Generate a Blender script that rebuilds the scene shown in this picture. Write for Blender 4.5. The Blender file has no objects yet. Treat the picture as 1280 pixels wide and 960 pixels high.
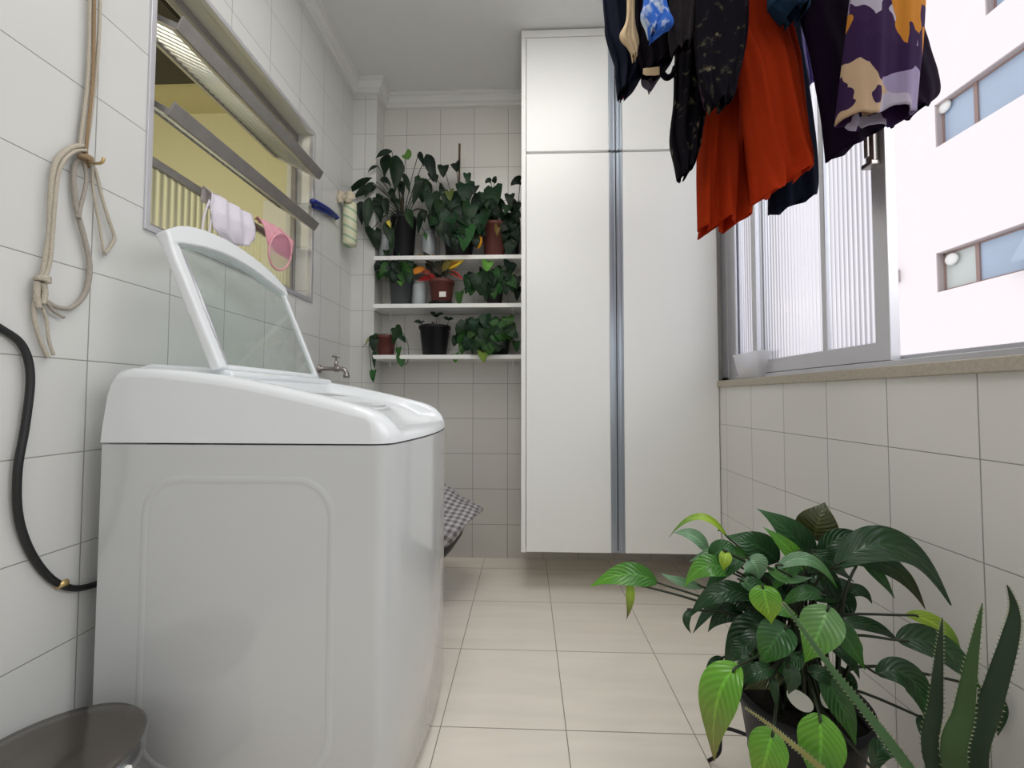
import bpy, math, random
from math import sin, cos, pi, sqrt, radians as R_
from mathutils import Vector, Matrix
random.seed(7)
C = bpy.context.scene.collection
V = Vector
# ------------------------------------------------------------------ camera
F, YAW, PIT, ROL, H = 503.9, .0355, .0338, .0017, .908
cy, sy, cp, sp = cos(YAW), sin(YAW), cos(PIT), sin(PIT)
FW = V((-sy*cp, cy*cp, sp)); R0 = V((cy, sy, 0)); U0 = R0.cross(FW)
RR = R0*cos(ROL) + U0*sin(ROL); UU = -R0*sin(ROL) + U0*cos(ROL)
CAM = V((0, 0, H))
def ray(px, py): return FW + RR*((px-640)/F) - UU*((py-480)/F)
def at(px, py, Y): d = ray(px, py); return CAM + d*(Y/d.y)
def atX(px, py, X): d = ray(px, py); return CAM + d*(X/d.x)
def atZ(px, py, Z): d = ray(px, py); return CAM + d*((Z-H)/d.z)
cd = bpy.data.cameras.new('camera'); cam = bpy.data.objects.new('camera', cd); C.objects.link(cam)
cd.sensor_width = 36; cd.lens = F/1280*36; cd.clip_start = .02
M3 = Matrix((RR, UU, -FW)).transposed()
cam.matrix_world = Matrix.Translation(CAM) @ M3.to_4x4()
bpy.context.scene.camera = cam
# ------------------------------------------------------------------ dimensions
XL, XR, ZP, YB, CZ, YF = -.975, .886, 2.188, 2.309, 2.68, -1.15
# ------------------------------------------------------------------ materials
def nodes(name):
    m = bpy.data.materials.new(name); m.use_nodes = True
    nt = m.node_tree; return m, nt, nt.nodes['Principled BSDF']
class NT:
    def __init__(s, nt): s.nt = nt
    def n(s, t, **k):
        x = s.nt.nodes.new(t)
        for a, b in k.items(): setattr(x, a, b)
        return x
    def m(s, op, a, b=0.0, c=0.0):
        x = s.n('ShaderNodeMath', operation=op)
        for i, v in enumerate((a, b, c)):
            if hasattr(v, 'is_linked'): s.nt.links.new(v, x.inputs[i])
            else: x.inputs[i].default_value = v
        return x.outputs[0]
    def l(s, a, b): s.nt.links.new(a, b)
    def mix(s, f, a, b):
        x = s.n('ShaderNodeMix', data_type='RGBA')
        for i, v in ((0, f), (6, a), (7, b)):
            if hasattr(v, 'is_linked'): s.nt.links.new(v, x.inputs[i])
            elif i == 0: x.inputs[0].default_value = v
            else: x.inputs[i].default_value = (*v, 1)
        return x.outputs[2]
def sset(b, **k):
    for a, v in k.items():
        a = a.replace('_', ' ')
        if a in b.inputs: b.inputs[a].default_value = v
def plain(name, col, rough=.5, metal=0, bump=0, scale=40, var=0, coat=0, spec=None, trans=0, sheen=0):
    m, nt, b = nodes(name); g = NT(nt)
    sset(b, Roughness=rough, Metallic=metal)
    b.inputs['Coat Weight'].default_value = coat
    if sheen: b.inputs['Sheen Weight'].default_value = sheen
    if spec is not None: b.inputs['Specular IOR Level'].default_value = spec
    tc = g.n('ShaderNodeTexCoord'); no = g.n('ShaderNodeTexNoise'); no.inputs['Scale'].default_value = scale; no.inputs['Detail'].default_value = 4
    g.l(tc.outputs['Object'], no.inputs['Vector'])
    f = g.m('MULTIPLY_ADD', no.outputs[0], 2*var, 1-var)
    hs = g.n('ShaderNodeHueSaturation'); hs.inputs['Color'].default_value = (*col, 1); g.l(f, hs.inputs['Value'])
    g.l(hs.outputs[0], b.inputs['Base Color'])
    if bump:
        bp = g.n('ShaderNodeBump'); bp.inputs['Strength'].default_value = bump; bp.inputs['Distance'].default_value = .004
        g.l(no.outputs[0], bp.inputs['Height']); g.l(bp.outputs[0], b.inputs['Normal'])
    return m
def tile(name, ua, uo, va, vo, size, col, grout, gw=.0012, rough=.22, shift=None, streak=False, var=.03, shift_x=None):
    m, nt, b = nodes(name); g = NT(nt)
    geo = g.n('ShaderNodeNewGeometry'); sx = g.n('ShaderNodeSeparateXYZ'); g.l(geo.outputs['Position'], sx.inputs[0])
    u = sx.outputs[ua]; v = sx.outputs[va]
    if shift: v = g.m('SUBTRACT', v, g.m('MULTIPLY', g.m('GREATER_THAN', v, shift[0]), shift[1]))
    u = g.m('DIVIDE', g.m('SUBTRACT', u, uo), size); v = g.m('DIVIDE', g.m('SUBTRACT', v, vo), size)
    def edge(x):
        f = g.m('FRACT', x); return g.m('MINIMUM', f, g.m('SUBTRACT', 1, f))
    e = g.m('MINIMUM', edge(u), edge(v))
    mask = g.n('ShaderNodeMapRange'); mask.interpolation_type = 'SMOOTHSTEP'
    g.l(e, mask.inputs[0]); mask.inputs[1].default_value = gw*.35/size; mask.inputs[2].default_value = gw*1.5/size
    cb = g.n('ShaderNodeCombineXYZ'); g.l(g.m('FLOOR', u), cb.inputs[0]); g.l(g.m('FLOOR', v), cb.inputs[1])
    wn = g.n('ShaderNodeTexWhiteNoise'); g.l(cb.outputs[0], wn.inputs['Vector'])
    no = g.n('ShaderNodeTexNoise'); no.inputs['Detail'].default_value = 5
    mp = g.n('ShaderNodeMapping'); g.l(geo.outputs['Position'], mp.inputs[0]); g.l(mp.outputs[0], no.inputs['Vector'])
    if streak: mp.inputs['Scale'].default_value = (1.2, 9, 1); no.inputs['Scale'].default_value = 2.2
    else: no.inputs['Scale'].default_value = 2.5
    val = g.m('ADD', g.m('MULTIPLY_ADD', wn.outputs[0], var, 1-var/2), g.m('MULTIPLY_ADD', no.outputs[0], .22 if streak else .08, -.11 if streak else -.04))
    hs = g.n('ShaderNodeHueSaturation'); hs.inputs['Color'].default_value = (*col, 1); g.l(val, hs.inputs['Value'])
    g.l(g.mix(mask.outputs[0], grout, hs.outputs[0]), b.inputs['Base Color'])
    g.l(g.m('MULTIPLY_ADD', mask.outputs[0], rough-.7, .7), b.inputs['Roughness'])
    bp = g.n('ShaderNodeBump'); bp.inputs['Strength'].default_value = .35; bp.inputs['Distance'].default_value = .002
    n2 = g.n('ShaderNodeTexNoise'); n2.inputs['Scale'].default_value = 7; g.l(geo.outputs['Position'], n2.inputs['Vector'])
    g.l(g.m('ADD', mask.outputs[0], g.m('MULTIPLY', n2.outputs[0], .5)), bp.inputs['Height']); g.l(bp.outputs[0], b.inputs['Normal'])
    return m
WT = (.66, .665, .64); GR = (.27, .27, .25)
M = {}
M['tile_l'] = tile('left_wall_tile', 1, .06, 2, .188, .2, (.63, .635, .62), GR)
M['tile_p'] = tile('pillar_tile', 0, .0935, 2, .188, .2, (.66,.66,.63), (.3,.3,.27), rough=.3)
M['tile_b'] = tile('back_wall_tile', 0, .0935, 2, .188, .2, (.66,.645,.61), (.2,.195,.18), shift=(1.75, .068))
M['tile_r'] = tile('right_wall_tile', 1, .024, 2, .189, .2, (.71,.70,.675), GR)
M['floor'] = tile('floor_tile', 0, -.236, 1, 1.8275, .3453, (.86,.80,.71), (.24,.2,.16), rough=.12, streak=True, gw=.0013)
M['paint'] = plain('white_paint', (.76,.765,.76), .7, bump=.05, scale=14, var=.03)
M['cornice'] = plain('cornice_plaster', (.74,.74,.72), .6, var=.02)
M['granite'] = plain('sill_stone', (.42,.38,.31), .5, bump=.2, scale=120, var=.25)
M['yellow'] = plain('yellow_room_paint', (.72,.70,.50), .7, var=.03)
M['olive'] = plain('neighbouring_ceiling', (.5,.46,.28), .8, var=.03)
M['brown_dark'] = plain('dark_infill', (.02,.017,.014), .5, var=.1)
M['alu'] = plain('aluminium', (.62,.62,.66), .35, metal=.55, var=.04, scale=15)
M['alu_strip'] = plain('brushed_aluminium_profile', (.45,.5,.57), .3, metal=.6, var=.05, scale=15)
M['alu_dark'] = plain('weathered_aluminium', (.30,.285,.275), .42, metal=.35, var=.2, scale=25)
M['laminate'] = plain('white_laminate', (.86,.865,.85), .32, var=.012, scale=3)
M['laminate_edge'] = plain('laminate_edge', (.85,.85,.83), .4)
M['black_gap'] = plain('black_gap_fill', (.02,.02,.022), .6)
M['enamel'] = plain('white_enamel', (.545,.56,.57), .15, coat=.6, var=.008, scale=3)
M['plastic_w'] = plain('white_plastic', (.74,.77,.79), .25, coat=.2, var=.006, scale=3)
M['black_pl'] = plain('black_plastic', (.006,.006,.008), .4, var=.1, spec=.3)
M['rubber'] = plain('black_rubber', (.01,.011,.012), .45, var=.1)
M['rope'] = plain('cream_cord', (.55,.5,.41), .9, bump=.9, scale=500, var=.15)
M['rope_grey'] = plain('grey_cord', (.42,.38,.33), .9, bump=.9, scale=500, var=.15)
M['rope_brown'] = plain('brown_frayed_cord', (.33,.23,.13), .9, bump=.9, scale=500, var=.15)
M['chrome'] = plain('worn_metal', (.38,.35,.33), .3, metal=.85, var=.15)
M['steel'] = plain('dark_steel_lid', (.15,.135,.12), .16, metal=.75, bump=.05, scale=8, var=.25)
M['steel_b'] = plain('polished_steel', (.62,.6,.64), .2, metal=.9, var=.1)
M['terracotta'] = plain('terracotta', (.11,.025,.018), .6, bump=.1, scale=60, var=.1)
M['dark_pot'] = plain('charcoal_plastic', (.05,.055,.06), .5, var=.1)
M['lily_pot'] = plain('black_nursery_plastic', (.010,.010,.013), .45, bump=.1, var=.15, spec=.3)
M['soil'] = plain('potting_soil', (.014,.009,.006), .95, bump=1, scale=90, var=.4)
M['stem'] = plain('green_stem', (.05,.085,.025), .55, var=.2)
M['stem_dark'] = plain('dark_stem', (.02,.03,.012), .5, var=.2)
M['bark'] = plain('brown_bark', (.1,.055,.03), .8, var=.2)
M['wax'] = plain('cream_soap', (.55,.48,.36), .6)
M['blue'] = plain('blue_plastic', (.01,.025,.2), .35)
M['pink'] = plain('pink_cloth', (.72,.36,.42), .85, var=.1)
M['sticker'] = plain('white_sticker', (.75,.72,.7), .6)
M['brass'] = plain('brass_clamp', (.6,.45,.2), .4, metal=.6)
M['stucco'] = plain('pale_stucco', (.82,.765,.775), .9, bump=.25, scale=3, var=.03)
M['reveal'] = plain('window_reveal', (.42,.36,.36), .8)
M['brown_fr'] = plain('brown_window_frame', (.28,.19,.17), .5)
M['strap'] = plain('orange_strap', (.5,.14,.06), .7)
def leafmat(name, rough=.32, trans=.25, vein=1.0, spec=.5):
    m, nt, b = nodes(name); g = NT(nt)
    at_ = g.n('ShaderNodeAttribute'); at_.attribute_name = 'Col'
    uv = g.n('ShaderNodeUVMap'); sx = g.n('ShaderNodeSeparateXYZ'); g.l(uv.outputs[0], sx.inputs[0])
    au = g.m('ABSOLUTE', g.m('SUBTRACT', sx.outputs[0], .5))
    st = g.m('SINE', g.m('MULTIPLY', g.m('SUBTRACT', sx.outputs[1], g.m('MULTIPLY', au, .55)), 62))
    rib = g.m('LESS_THAN', au, .035)
    no = g.n('ShaderNodeTexNoise'); no.inputs['Scale'].default_value = 30; tc = g.n('ShaderNodeTexCoord'); g.l(tc.outputs['Object'], no.inputs['Vector'])
    f = g.m('ADD', g.m('MULTIPLY_ADD', st, .07*vein, .95), g.m('ADD', g.m('MULTIPLY', rib, .45*vein), g.m('MULTIPLY', no.outputs[0], .2)))
    hs = g.n('ShaderNodeHueSaturation'); g.l(at_.outputs['Color'], hs.inputs['Color']); g.l(f, hs.inputs['Value'])
    g.l(hs.outputs[0], b.inputs['Base Color']); sset(b, Roughness=rough); b.inputs['Specular IOR Level'].default_value = spec
    bp = g.n('ShaderNodeBump'); bp.inputs['Strength'].default_value = .3*vein; bp.inputs['Distance'].default_value = .002
    g.l(st, bp.inputs['Height']); g.l(bp.outputs[0], b.inputs['Normal'])
    tr = g.n('ShaderNodeBsdfTranslucent'); g.l(hs.outputs[0], tr.inputs[0]); mx = g.n('ShaderNodeMixShader'); mx.inputs[0].default_value = trans
    g.l(b.outputs[0], mx.inputs[1]); g.l(tr.outputs[0], mx.inputs[2]); g.l(mx.outputs[0], nt.nodes['Material Output'].inputs[0])
    return m
M['leaf'] = leafmat('glossy_leaf', .22, .2)
M['leaf_s'] = leafmat('shelf_leaf', .4, .08, .6, .22)
M['pale_pl'] = plain('pale_plastic', (.42,.46,.47), .35)
M['lace_c'] = plain('sheer_lilac_cloth', (.72,.68,.76), .8, bump=.5, scale=300, var=.06)
def thin(name, tint, tr_amt, trans_amt, rough=.1, stripes=None):
    """sheet glass / plastic: transparent + translucent + gloss, no caustics"""
    m, nt, b = nodes(name); g = NT(nt); nt.nodes.remove(b)
    T = g.n('ShaderNodeBsdfTransparent'); T.inputs[0].default_value = (*tint, 1)
    L = g.n('ShaderNodeBsdfTranslucent'); L.inputs[0].default_value = (*tint, 1)
    G = g.n('ShaderNodeBsdfGlossy'); G.inputs['Roughness'].default_value = rough
    m1 = g.n('ShaderNodeMixShader'); g.l(T.outputs[0], m1.inputs[1]); g.l(L.outputs[0], m1.inputs[2]); m1.inputs[0].default_value = trans_amt
    if stripes:
        geo = g.n('ShaderNodeNewGeometry'); sx = g.n('ShaderNodeSeparateXYZ'); g.l(geo.outputs['Position'], sx.inputs[0])
        s = g.m('SINE', g.m('MULTIPLY', sx.outputs[1], 2*pi/stripes[0]))
        k_ = g.m('MULTIPLY_ADD', s, .5, .5); k_ = g.m('POWER', k_, 2.5)
        c_m = g.mix(k_, tint, tuple(c*stripes[1] for c in tint))
        g.l(c_m, T.inputs[0]); g.l(c_m, L.inputs[0])
    m2 = g.n('ShaderNodeMixShader'); fr = g.n('ShaderNodeLayerWeight'); fr.inputs[0].default_value = .5
    g.l(g.m('MULTIPLY', g.m('MULTIPLY_ADD', g.m('POWER', fr.outputs['Facing'], 4.0), .55, .045), tr_amt), m2.inputs[0]); g.l(m1.outputs[0], m2.inputs[1]); g.l(G.outputs[0], m2.inputs[2])
    g.l(m2.outputs[0], nt.nodes['Material Output'].inputs[0]); return m
M['frost'] = plain('milky_plastic', (.95,.95,.97), .35)
_g = NT(M['frost'].node_tree); _b = M['frost'].node_tree.nodes['Principled BSDF']; _t = _g.n('ShaderNodeBsdfTransparent'); _l = _g.n('ShaderNodeBsdfTranslucent'); _l.inputs[0].default_value = (.9,.9,.95,1)
_m = _g.n('ShaderNodeMixShader'); _m.inputs[0].default_value = .45; _g.l(_b.outputs[0], _m.inputs[1]); _g.l(_l.outputs[0], _m.inputs[2])
_n = _g.n('ShaderNodeMixShader'); _n.inputs[0].default_value = .14; _g.l(_m.outputs[0], _n.inputs[1]); _g.l(_t.outputs[0], _n.inputs[2]); _g.l(_n.outputs[0], M['frost'].node_tree.nodes['Material Output'].inputs[0])
M['lid_glass'] = thin('clear_lid_glass', (.9,.96,.93), 1.0, .1, .04)
M['rib_glass'] = thin('ribbed_glass', (.86,.88,.92), .6, .5, .12, (.017, .5))
M['rib_glass_l'] = thin('ribbed_glass_warm', (.85,.87,.78), .6, .5, .15, (.0235, .4))
M['clear_pl'] = thin('frosted_plastic', (.9,.91,.94), .8, .6, .3)
M['lace_w'] = thin('white_mesh_cloth', (.88,.84,.9), .2, .75, .6)
M['out_glass'] = plain('blue_grey_glass', (.36,.44,.56), .15, var=.12, scale=1.5)
M['out_glass2'] = plain('pale_glass', (.5,.54,.52), .2, var=.12, scale=1.5)
def cloth(name, col, rough=.85, var=.15, sheen=0, trans=0):
    m = plain(name, col, rough, bump=.4, scale=60, var=var, sheen=sheen, spec=.05)
    if trans:
        g = NT(m.node_tree); b = m.node_tree.nodes['Principled BSDF']; tr = g.n('ShaderNodeBsdfTranslucent'); tr.inputs[0].default_value = (*[min(1, c*1.6) for c in col], 1)
        mx = g.n('ShaderNodeMixShader'); mx.inputs[0].default_value = trans
        g.l(b.outputs[0], mx.inputs[1]); g.l(tr.outputs[0], mx.inputs[2]); g.l(mx.outputs[0], m.node_tree.nodes['Material Output'].inputs[0])
    return m
M['orange'] = cloth('rust_orange_cloth', (.42,.038,.008), trans=.3)
M['c_black'] = cloth('black_cloth', (.005,.003,.006))
M['c_navy'] = cloth('navy_cloth', (.006,.008,.018), trans=.06)
M['c_teal'] = cloth('dark_teal_cloth', (.012,.03,.06))
M['c_purple'] = cloth('aubergine_cloth', (.006,.002,.009))
M['c_maroon'] = cloth('maroon_cloth', (.2,.008,.07), trans=.2)
M['c_grey'] = cloth('charcoal_cloth', (.016,.013,.015))
M['c_cream'] = cloth('cream_cloth', (.62,.5,.33), trans=.3)
M['c_slate'] = cloth('slate_cloth', (.1,.085,.11))
M['c_lilac'] = cloth('lilac_cloth', (.3,.25,.5), trans=.3)
def ramp(name, cols, scale, kind='VORONOI', warp=2.0, rough=.8, trans=0):
    m, nt, b = nodes(name); g = NT(nt); tc = g.n('ShaderNodeTexCoord')
    no = g.n('ShaderNodeTexNoise'); no.inputs['Scale'].default_value = 9; g.l(tc.outputs['Object'], no.inputs['Vector'])
    va = g.n('ShaderNodeVectorMath', operation='MULTIPLY_ADD'); g.l(no.outputs['Color'], va.inputs[0]); va.inputs[1].default_value = (warp*.05,)*3; g.l(tc.outputs['Object'], va.inputs[2])
    if kind == 'VORONOI':
        t = g.n('ShaderNodeTexVoronoi'); out = 'Color'; t.inputs['Scale'].default_value = scale; g.l(va.outputs[0], t.inputs['Vector'])
        s = g.n('ShaderNodeSeparateColor'); g.l(t.outputs['Color'], s.inputs[0]); fac = s.outputs[0]
    else:
        t = g.n('ShaderNodeTexNoise'); t.inputs['Scale'].default_value = scale; t.inputs['Detail'].default_value = 3; g.l(va.outputs[0], t.inputs['Vector']); fac = t.outputs[0]
    cr = g.n('ShaderNodeValToRGB'); g.l(fac, cr.inputs[0]); cr.color_ramp.interpolation = 'CONSTANT' if kind == 'VORONOI' else 'LINEAR'
    el = cr.color_ramp.elements
    while len(el) < len(cols): el.new(.5)
    for i, (p, c) in enumerate(cols): el[i].position = p; el[i].color = (*c, 1)
    g.l(cr.outputs[0], b.inputs['Base Color']); sset(b, Roughness=rough); b.inputs['Specular IOR Level'].default_value = .05
    if trans:
        tr = g.n('ShaderNodeBsdfTranslucent'); g.l(cr.outputs[0], tr.inputs[0]); mx = g.n('ShaderNodeMixShader'); mx.inputs[0].default_value = trans
        g.l(b.outputs[0], mx.inputs[1]); g.l(tr.outputs[0], mx.inputs[2]); g.l(mx.outputs[0], nt.nodes['Material Output'].inputs[0])
    return m
M['pattern'] = ramp('abstract_print_cloth', [(0,(.035,.015,.055)),(.3,(.30,.25,.38)),(.45,(.5,.2,.03)),(.6,(.48,.34,.22)),(.75,(.04,.018,.06)),(.86,(.42,.38,.46)),(.94,(.55,.13,.06))], 15, warp=2.6, trans=.3)
M['bluepat'] = ramp('blue_white_print_cloth', [(0,(.03,.1,.5)),(.5,(.05,.17,.62)),(.62,(.7,.78,.85)),(1,(.8,.85,.9))], 26, 'NOISE', trans=.3)
M['lace'] = ramp('dark_floral_cloth', [(0,(.003,.002,.004)),(.58,(.005,.004,.007)),(.66,(.05,.045,.03)),(.74,(.2,.17,.1))], 34, 'NOISE', trans=.1)
M['teat'] = ramp('mottled_violet_cloth', [(0,(.004,.002,.005)),(.5,(.012,.007,.013)),(.7,(.12,.07,.12))], 18, 'NOISE')
def plaid():
    m, nt, b = nodes('grey_plaid_cloth'); g = NT(nt); uv = g.n('ShaderNodeUVMap'); sx = g.n('ShaderNodeSeparateXYZ'); g.l(uv.outputs[0], sx.inputs[0])
    f = [g.m('GREATER_THAN', g.m('FRACT', g.m('MULTIPLY', sx.outputs[i], 16)), .5) for i in (0, 1)]
    g.l(g.mix(g.m('MULTIPLY', g.m('ADD', f[0], f[1]), .5), (.46,.44,.44), (.13,.12,.13)), b.inputs['Base Color']); sset(b, Roughness=.9); return m
M['plaid'] = plaid()
def rolltex():
    m, nt, b = nodes('striped_roll_fabric'); g = NT(nt); tc = g.n('ShaderNodeTexCoord'); sx = g.n('ShaderNodeSeparateXYZ'); g.l(tc.outputs['Object'], sx.inputs[0])
    s = g.m('FRACT', g.m('MULTIPLY', g.m('ADD', sx.outputs[2], g.m('MULTIPLY', sx.outputs[0], .5)), 20))
    g.l(g.mix(g.m('GREATER_THAN', s, .78), (.66,.66,.47), (.3,.46,.3)), b.inputs['Base Color']); sset(b, Roughness=.7); return m
M['roll'] = rolltex()
# ------------------------------------------------------------------ mesh helpers
class MB:
    def __init__(s): s.v = []; s.f = []; s.uv = {}; s.c = []; s.curc = (1,1,1)
    def add(s, p, col=None): s.v.append(tuple(p)); s.c.append(col or s.curc); return len(s.v)-1
    def box(s, a, b):
        i = len(s.v)
        for x in (a[0], b[0]):
            for y in (a[1], b[1]):
                for z in (a[2], b[2]): s.add((x, y, z))
        s.f += [tuple(i+k for k in q) for q in ((0,1,3,2),(4,6,7,5),(0,4,5,1),(2,3,7,6),(0,2,6,4),(1,5,7,3))]; return s
    def grid(s, rows, uvs=None, close=False):
        n = len(rows[0]); base = len(s.v)
        for r in rows:
            for p in r: s.add(p)
        for j in range(len(rows)-1):
            for i in range(n if close else n-1):
                k = (i+1) % n
                s.f.append((base+j*n+i, base+j*n+k, base+(j+1)*n+k, base+(j+1)*n+i))
                if uvs: s.uv[len(s.f)-1] = (uvs(i, j), uvs(i+1, j), uvs(i+1, j+1), uvs(i, j+1))
        return base
    def lathe(s, prof, c=(0,0,0), n=32, cap0=True, cap1=True, sx=1, sy=1, axis='Z'):
        rows = []
        for r, z in prof:
            ring = []
            for k in range(n):
                a = 2*pi*k/n; p = (r*cos(a)*sx, r*sin(a)*sy, z)
                if axis == 'X': p = (p[2], p[0], p[1])
                if axis == 'Y': p = (p[0], p[2], p[1])
                ring.append((c[0]+p[0], c[1]+p[1], c[2]+p[2]))
            rows.append(ring)
        b = s.grid(rows, close=True)
        if cap0: s.f.append(tuple(b+k for k in range(n))[::-1])
        if cap1: s.f.append(tuple(b+(len(prof)-1)*n+k for k in range(n)))
        return s
    def tube(s, pts, r, n=8, r2=None, smooth=True, caps=True):
        P = [V(p) for p in pts]
        if smooth and len(P) > 2:
            Q = []
            for i in range(len(P)-1):
                p0, p1, p2, p3 = P[max(i-1,0)], P[i], P[i+1], P[min(i+2,len(P)-1)]
                for k in range(6):
                    t = k/6; Q.append(.5*((2*p1)+(p2-p0)*t+(2*p0-5*p1+4*p2-p3)*t*t+(3*p1-p0-3*p2+p3)*t**3))
            Q.append(P[-1]); P = Q
        rows = []; nrm = None
        for i, p in enumerate(P):
            t = (P[min(i+1,len(P)-1)]-P[max(i-1,0)]).normalized()
            if nrm is None: nrm = t.cross(V((0,0,1)) if abs(t.z) < .9 else V((1,0,0))).normalized()
            nrm = (nrm - t*nrm.dot(t)).normalized(); bn = t.cross(nrm)
            rr = r + ((r2-r)*i/(len(P)-1) if r2 is not None else 0)
            rows.append([p + nrm*rr*cos(2*pi*k/n) + bn*rr*sin(2*pi*k/n) for k in range(n)])
        b = s.grid(rows, close=True)
        if caps: s.f.append(tuple(b+k for k in range(n))[::-1]); s.f.append(tuple(b+(len(rows)-1)*n+k for k in range(n)))
        return s
    def prism(s, poly, ax, a, b):
        """poly of 2D points extruded on axis ax from a to b"""
        def mk(p, q): l = list(p); l.insert(ax, q); return l
        i = len(s.v); n = len(poly)
        for q in (a, b):
            for p in poly: s.add(mk(p, q))
        s.f.append(tuple(range(i, i+n))[::-1]); s.f.append(tuple(range(i+n, i+2*n)))
        for k in range(n): s.f.append((i+k, i+(k+1)%n, i+n+(k+1)%n, i+n+k))
        return s
    def leaf(s, base, mid, tip, w, nrm, col, shape='lance', cup=.15, tipcol=None, wave=0.03, nr=9):
        base, mid, tip, nrm = V(base), V(mid), V(tip), V(nrm).normalized()
        c = mid*2 - (base+tip)*.5; rows = []; cols = []; ph = random.random()*6
        for j in range(nr+1):
            t = j/nr; p = base*(1-t)**2 + c*2*t*(1-t) + tip*t*t
            tg = ((c-base)*(1-t) + (tip-c)*t)
            if tg.length < 1e-6: tg = tip-base
            tg.normalize(); sd = tg.cross(nrm)
            if sd.length < .05: sd = tg.cross(V((1,0,.3)))
            sd.normalize(); nn = sd.cross(tg).normalized()
            if shape == 'lance': ww = (1-.35*t**5)*(sin(pi*min(1,(t*.96+.03))**.78)**1.0)*(1-.12*t)+.0
            elif shape == 'heart': ww = (min(1, (t+.04)*5)**.5)*max(0,1-t**1.7)**.72*1.05
            elif shape == 'oval': ww = sqrt(max(0, 1-(2*t-1)**2))
            else: ww = max(0, 1-t)**.55
            ww = max(ww, .02)*w*.5; row = []
            for u in (-1, -.55, 0, .55, 1):
                q = p + sd*u*ww + nn*(cup*abs(u)*ww + wave*w*sin(t*9+ph+u*2)*abs(u))
                if shape == 'heart': q = q - tg*(abs(u)**1.6)*w*.22*max(0, 1-t*2.2)
                row.append(q)
            rows.append(row); cols.append(col if tipcol is None else tuple(a+(b-a)*max(0,(t-.35)/.65) for a, b in zip(col, tipcol)))
        k0 = len(s.v)
        s.grid(rows, uvs=lambda i, j: (i/4, j/nr))
        for j in range(nr+1):
            for i in range(5): s.c[k0+j*5+i] = cols[j]
    def build(s, name, mat, parent=None, bevel=0, solid=0, smooth=True, sub=0, seg=3, loc=None):
        me = bpy.data.meshes.new(name)
        vs = s.v
        if loc is not None: vs = [(a-loc[0], b-loc[1], c-loc[2]) for a, b, c in vs]
        me.from_pydata(vs, [], s.f); me.validate(clean_customdata=False)
        if s.uv:
            l = me.uv_layers.new(name='UVMap')
            for p in me.polygons:
                u = s.uv.get(p.index)
                if u:
                    for k, li in enumerate(p.loop_indices): l.data[li].uv = u[k]
        ca = me.color_attributes.new('Col', 'FLOAT_COLOR', 'POINT')
        for i, c in enumerate(s.c): ca.data[i].color = (*c, 1)
        for p in me.polygons: p.use_smooth = smooth
        me.materials.append(mat)
        o = bpy.data.objects.new(name, me); C.objects.link(o)
        if loc is not None: o.location = loc
        if parent is not None: o.parent = parent; o.matrix_parent_inverse = Matrix.Translation(-parent.location)
        if bevel:
            m = o.modifiers.new('b', 'BEVEL'); m.width = bevel; m.segments = seg; m.limit_method = 'ANGLE'; m.angle_limit = R_(40); m.harden_normals = False
        if solid: m = o.modifiers.new('s', 'SOLIDIFY'); m.thickness = solid; m.offset = 0
        if sub: m = o.modifiers.new('u', 'SUBSURF'); m.levels = m.render_levels = sub
        if bevel and smooth or (smooth and not s.uv):
            try:
                m = o.modifiers.new('w', 'WEIGHTED_NORMAL') if bevel else None
            except Exception: pass
        return o
def box(name, a, b, mat, parent=None, bevel=.0, **k): return MB().box(a, b).build(name, mat, parent, bevel=bevel, smooth=bevel > 0, **k)
def struct(o): o['kind'] = 'structure'; return o
def thing(name, label, cat, loc, group=None):
    o = bpy.data.objects.new(name, None); C.objects.link(o); o.location = loc; o.empty_display_size = .05
    return tag(o, label, cat, group)
def tag(o, label, cat, group=None):
    o['label'] = label; o['category'] = cat
    if group: o['group'] = group
    return o
# ------------------------------------------------------------------ room shell
T = .12
struct(box('floor', (XL-T, YF-.12, -.1), (XR+T, YB+T, 0), M['floor']))
struct(box('ceiling', (XL-T, YF-.12, CZ), (XR+.25, YB+T, CZ+.1), M['paint']))
struct(box('wall_back', (XL-T, YB, 0), (XR+T, YB+T, CZ), M['tile_b']))
struct(box('wall_front', (XL-T, YF-T, 0), (XR+T, YF, CZ), M['paint']))
# left wall with window hole
wy0, wy1, wz0, wz1 = .985, 1.775, 1.345, 2.112
XF = XL-.07                      # plane of the recessed window
m = MB(); x0 = XL-T
for a, b in (((YF, 0), (wy0, CZ)), ((wy1, 0), (YB, CZ)), ((wy0, 0), (wy1, wz0)), ((wy0, wz1), (wy1, CZ))):
    m.box((x0, a[0], a[1]), (XL, b[0], b[1]))
struct(m.build('wall_left', M['tile_l'], smooth=False))
# pillar in the back left corner
m = MB().box((XL, ZP, 0), (-.842, YB, CZ)); struct(m.build('wall_pillar', M['tile_p'], smooth=False))
# right wall: parapet under the sill, lintel above the opening
oz0, oz1 = .975, 2.22
m = MB(); m.box((XR, YF, 0), (XR+.14, YB, .957)); struct(m.build('wall_right', M['tile_r'], smooth=False))
struct(box('wall_right_upper', (XR, YF, oz1+.06), (XR+.14, YB, CZ), M['paint']))
struct(box('trim_1', (XR-.012, YF, .957), (XR+.16, YB-.02, .986), M['granite'], bevel=.003))
struct(box('wall_right_jamb', (XR, 1.932, .986), (XR+.14, YB, oz1+.06), M['cornice']))
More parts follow.
